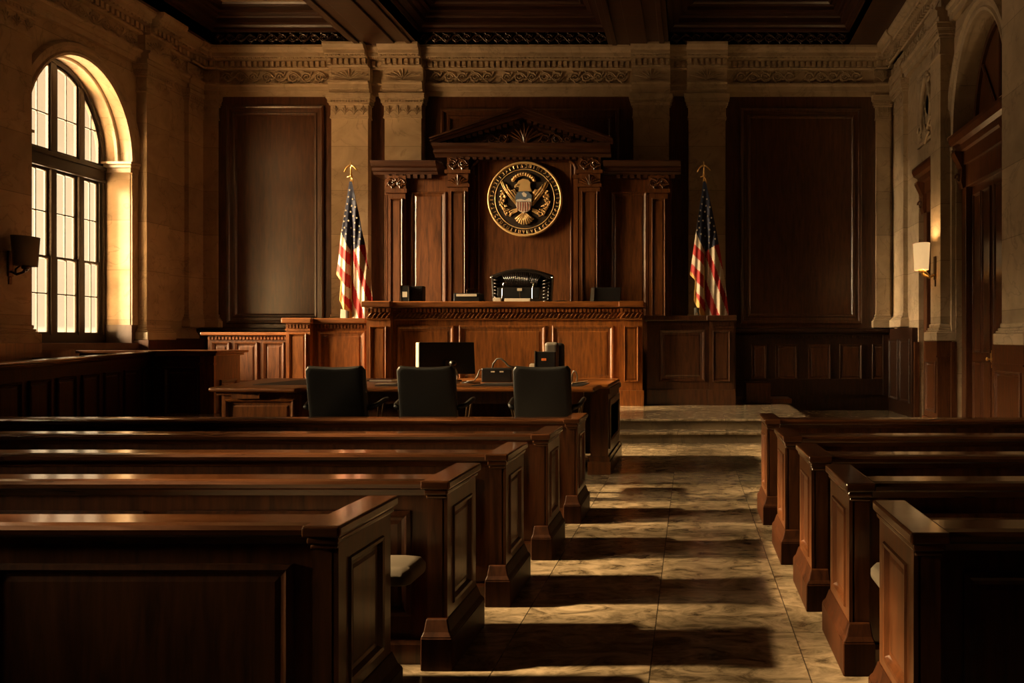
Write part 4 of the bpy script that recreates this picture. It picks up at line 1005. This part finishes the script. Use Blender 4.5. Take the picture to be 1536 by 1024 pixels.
# dark stepped box at the foot of the wall, right of the bench
d = 15.9; k_ = d/F
T = thing('step_stool', 'low dark two-tier wooden step on the dais right of the side bench', 'step', (0,0,0))
MB().box(PX(1119,d), PX(1156,d), d, d+.7, .36, PZ(574,d)).build('upper_tier', 'wood_screen', T, bevel=.01)
MB().box(PX(1156.5,d), PX(1188,d), d, d+.7, .36, PZ(598,d)).build('lower_tier', 'wood_screen', T, bevel=.01)

# ---------------------------------------------------------------- pews
PH = .95
def make_pew(side, d, xe, xfar, label, group, deep=False):
    s = -1 if side == 'L' else 1                                # local +u runs from the aisle end into the pew
    T = thing('pew', label, 'pew', (xe, d, 0), 0, group)
    L = abs(xfar-xe)
    Q = lambda u, y, z: (s*u, y, z)
    def bx_(m, u0, u1, y0, y1, z0, z1): m.box(min(s*u0, s*u1), max(s*u0, s*u1), y0, y1, z0, z1); return m
    MF = (lambda y: (lambda u, v, w: (s*u, y-w, v)))
    MA = (lambda u, v, w: (-s*w, u, v))                         # aisle face
    def end(u_off, flip, vis):
        G = (lambda u: u_off + u) if not flip else (lambda u: u_off - u)
        def b2(m, u0, u1, *r): a, b = G(u0), G(u1); bx_(m, min(a, b), max(a, b), *r)
        m = MB(); b2(m, .022, .105, .015, .525, .0, .905)
        e = m.build('end_panel', 'wood_pew', T)
        MF_ = MA if not flip else (lambda u, v, w: (s*(u_off + w), u, v))
        m = MB(); m.nest(MF_, .015, .525, .21, .885, [(0,-.03),(0,-.004),(.085,-.004),(.09,.006),(.105,.003),(.118,-.016),(.135,-.018),(.15,-.012),(.17,-.012)]); m.build('end_inset', 'wood_pew', T)
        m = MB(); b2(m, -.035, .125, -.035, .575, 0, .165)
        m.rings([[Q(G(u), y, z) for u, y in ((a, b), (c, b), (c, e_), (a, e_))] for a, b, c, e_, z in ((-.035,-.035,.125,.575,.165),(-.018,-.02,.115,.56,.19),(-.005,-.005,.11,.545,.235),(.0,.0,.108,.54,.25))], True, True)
        m.build('end_plinth', 'wood_shaded', T, bevel=.006)
        m = MB(); b2(m, -.018, .13, -.025, .565, .905, .95); b2(m, -.004, .118, -.01, .55, .875, .905); b2(m, .004, .11, .0, .54, .855, .875)
        m.build('end_cap', 'wood_rail', T, bevel=.012, seg=3)
    end(0, False, True)
    end(L, True, False)
    m = MB(); m.run(lambda u, v, w: (s*u, w, v), [(.035,.895),(.025,.905),(.02,.925),(.03,.94),(.06,.946),(.20,.946),(.225,.935),(.23,.915),(.21,.90),(.16,.89),(.16,.86),(.07,.86),(.06,.89)], .131, L-.131); m.build('top_rail', 'wood_rail', T)
    m = MB(); bx_(m, .106, L-.106, .08, .14, .12, .86); m.build('back_panel', 'wood_pew', T)
    n = max(2, int(round((L-.25)/1.25))); p = (L-.3)/n
    for k in range(n):
        MB().nest(MF(.08), .15+k*p+.06, .15+(k+1)*p-.06, .24, .78, [(0,0),(0,.016),(.02,.02),(.035,.008),(.05,.004),(.07,.008)]).build('back_inset', 'wood_pew', T)
    m = MB(); bx_(m, .125, L-.125, .06, .15, .0, .12); m.run(MF(.06), [(0,.0),(.012,.0),(.012,.10),(.0,.12)], .125, L-.125); m.build('base_rail', 'wood_pew', T)
    m = MB(); bx_(m, .107, L-.107, .14, .56, .47, .52); bx_(m, .2, .25, .18, .5, 0, .47); bx_(m, L-.25, L-.2, .18, .5, 0, .47); m.build('seat', 'wood_pew', T)
    # cushion with rounded nose; its front corner wraps past the end panel
    m = MB()
    def cr_(o, z):
        ue = L-.13-o
        if deep:                                                # deep cushion: its nose fills the gap past the end panel
            y1 = .86-o; u0 = (-.06 if side == 'L' else .03)+o
            P = [(.128+o, .15+o), (.128+o, .585+o), (u0+.03, .585+o), (u0, .61+o), (u0, y1-.06), (u0+.025, y1-.015), (u0+.07, y1), (ue, y1), (ue, .15+o)]
        else:
            y1 = .62-o
            P = [(.128+o, .15+o), (.128+o, y1-.04), (.15+o, y1), (ue-.02, y1), (ue, y1-.04), (ue, .15+o)]
        return [Q(u, y, z) for u, y in P]
    m.rings([cr_(.012, .521), cr_(0, .54), cr_(0, .575), cr_(.012, .595), cr_(.04, .606)], True, True)
    m.build('seat_cushion', 'cushion', T, bevel=.022, smooth=True, seg=3)
    return T
ordL = ['nearest', 'second nearest', 'third nearest', 'fourth nearest', 'farthest']
LP = [(2.92, -1.345), (3.86, -1.225), (4.78, -1.150), (5.80, -1.075), (6.95, -1.020)]
RP = [(2.82, .825), (3.80, .790), (4.70, .745), (5.68, .705), (6.90, .690)]
for k in range(5):
    make_pew('L', LP[k][0], LP[k][1], -7.0, 'dark wooden pew left of the aisle, ' + ordL[k] + ' of the five to the viewer', 'pews left of the aisle', k == 0)
    make_pew('R', RP[k][0], RP[k][1], 4.45, 'dark wooden pew right of the aisle, ' + ordL[k] + ' of the five to the viewer', 'pews right of the aisle', k == 0)

# ---------------------------------------------------------------- wall sconces
def sconce(label, M, u, z, lit, yoff=.0):
    T = thing('wall_sconce', label, 'wall lamp', (0,0,0))
    m = MB(); m.mbox(M, u-.05, u+.05, z-.42, z+.02, 0, .03); m.mbox(M, u-.03, u+.03, z-.55, z-.42, 0, .02); m.build('back_plate', 'bronze', T, bevel=.01)
    m = MB(); m.tube([M(u, z-.33, .03), M(u, z-.38, .12), M(u, z-.34, .24), M(u, z-.26, .27)], .022, 8); m.tube([M(u-.10, z-.24, .27), M(u-.11, z-.30, .2), M(u, z-.38, .10)], .014, 6); m.tube([M(u+.10, z-.24, .27), M(u+.11, z-.30, .2), M(u, z-.38, .10)], .014, 6)
    m.lathe([(.0,-.30),(.05,-.29),(.06,-.25),(.03,-.2),(.0,-.2)], M(u, z, .27), 14, 'Z'); m.build('arm', 'bronze' if not lit else 'brass', T, smooth=True)
    m = MB()
    rr = []
    for h, r in ((-.24, .165), (.0, .18), (.26, .195)):
        rr.append([M(u + r*1.25*cos(a), z+h, .27 + r*.75*sin(a)) for a in [2*pi*k/20 for k in range(20)]])
    m.rings(rr); o = m.build('lamp_shade', 'shade_lit' if lit else 'shade_off', T, smooth=True)
    sd = o.modifiers.new('solid', 'SOLIDIFY'); sd.thickness = .006
    m = MB(); m.lathe([(.0,-.20),(.018,-.19),(.02,-.12),(.0,-.08)], M(u, z, .27), 10, 'Z'); m.build('bulb', 'paper', T, smooth=True)
    if lit:
        Lp = bpy.data.lights.new('sconce_glow', 'POINT'); Lp.energy = 48; Lp.color = (1, .62, .28); Lp.shadow_soft_size = .06
        for h in (.10,):
            o = bpy.data.objects.new('sconce_glow', Lp); COL.objects.link(o); o.parent = T; o.location = M(u, z+h, .27)
sconce('lit wall lamp with a glowing cream shade on the right stone pilaster', faceR(XR-.25), 14.47, PZ(388, 14.7), True)
sconce('unlit wall lamp with a grey shade on the left pilaster beside the arched window', faceL(XL+.25), 12.98, PZ(378, 13.0), False)

# ================================================================ light
def sun(name, energy, col, ang, el, az):
    L = bpy.data.lights.new(name, 'SUN'); L.energy = energy; L.color = col; L.angle = radians(ang)
    o = bpy.data.objects.new(name, L); COL.objects.link(o)
    el, az = radians(el), radians(az)
    dv = Vector((cos(el)*cos(az), cos(el)*sin(az), -sin(el)))
    o.rotation_euler = dv.to_track_quat('-Z', 'Y').to_euler(); o.location = (-30, 5, 20)
sun('sun', 18, (1., .73, .42), 2.4, 29, .5)
sun('fill_sun', 72, (1., .76, .49), 30, 15, 16)  # second, broad sun added to light the bench end through the window
W = bpy.data.worlds.new('sky'); S.world = W; W.use_nodes = True
nt = W.node_tree; bg = nt.nodes['Background']
tc = N(nt, 'ShaderNodeTexCoord'); sx_ = N(nt, 'ShaderNodeSeparateXYZ'); nt.links.new(tc.outputs['Generated'], sx_.inputs[0])
ma = N(nt, 'ShaderNodeMapRange'); ma.inputs['From Min'].default_value = -1; nt.links.new(sx_.outputs['Z'], ma.inputs[0])
cr = N(nt, 'ShaderNodeValToRGB'); e = cr.color_ramp.elements          # added glow below the horizon as unseen fill, pale haze above it
e[0].position = .35; e[0].color = (20., 14.8, 9.6, 1); e[1].position = .80; e[1].color = (.50, .34, .20, 1)
for p, c_ in ((.49, (20., 14.8, 9.6, 1)), (.505, (.95, .80, .58, 1)), (.57, (.88, .72, .51, 1)), (.64, (.70, .52, .35, 1))):
    q = e.new(p); q.color = c_
nt.links.new(ma.outputs[0], cr.inputs[0])
nz = N(nt, 'ShaderNodeTexNoise'); nz.inputs['Scale'].default_value = 14; nz.inputs['Detail'].default_value = 3
nt.links.new(tc.outputs['Generated'], nz.inputs['Vector'])
mz = N(nt, 'ShaderNodeMapRange'); mz.inputs['From Min'].default_value = .3; mz.inputs['From Max'].default_value = .7; mz.inputs['To Min'].default_value = .82; mz.inputs['To Max'].default_value = 1.05
nt.links.new(nz.outputs['Fac'], mz.inputs[0])
mw = N(nt, 'ShaderNodeMix', data_type='RGBA', blend_type='MULTIPLY'); mw.inputs['Factor'].default_value = 1
nt.links.new(cr.outputs[0], mw.inputs['A']); nt.links.new(mz.outputs[0], mw.inputs['B'])
my = N(nt, 'ShaderNodeMapRange', interpolation_type='SMOOTHSTEP'); my.inputs['From Min'].default_value = .0; my.inputs['From Max'].default_value = -.7; my.inputs['To Min'].default_value = 0; my.inputs['To Max'].default_value = 1
nt.links.new(sx_.outputs['Y'], my.inputs[0])                          # sky made brighter behind the viewer, added for the wall panel's glare
mv = N(nt, 'ShaderNodeMix', data_type='RGBA', blend_type='MULTIPLY'); mv.inputs['Factor'].default_value = 1; mv.clamp_result = False
mt = N(nt, 'ShaderNodeMix', data_type='RGBA'); mt.clamp_result = False; mt.inputs['A'].default_value = (1, 1, 1, 1); mt.inputs['B'].default_value = (2.4, 1.9, 1.3, 1)
nt.links.new(my.outputs[0], mt.inputs['Factor'])
nt.links.new(mw.outputs['Result'], mv.inputs['A']); nt.links.new(mt.outputs['Result'], mv.inputs['B'])
nt.links.new(mv.outputs['Result'], bg.inputs['Color']); bg.inputs['Strength'].default_value = .9

# ================================================================ camera
c = bpy.data.cameras.new('camera'); c.sensor_width = 36; c.lens = F/1536*36; c.shift_x = -(CX-768)/1536; c.clip_end = 200
o = bpy.data.objects.new('camera', c); COL.objects.link(o); o.location = (0, 0, HC); o.rotation_euler = (pi/2, 0, 0)
S.camera = o
S.view_settings.view_transform = 'Standard'; S.view_settings.look = 'None'; S.view_settings.gamma = 1; S.view_settings.exposure = .25
S.view_settings.use_curve_mapping = False
S.cycles.use_denoising = True
S.cycles.max_bounces = 8; S.cycles.diffuse_bounces = 5; S.cycles.transparent_max_bounces = 12
S.cycles.sample_clamp_indirect = 4
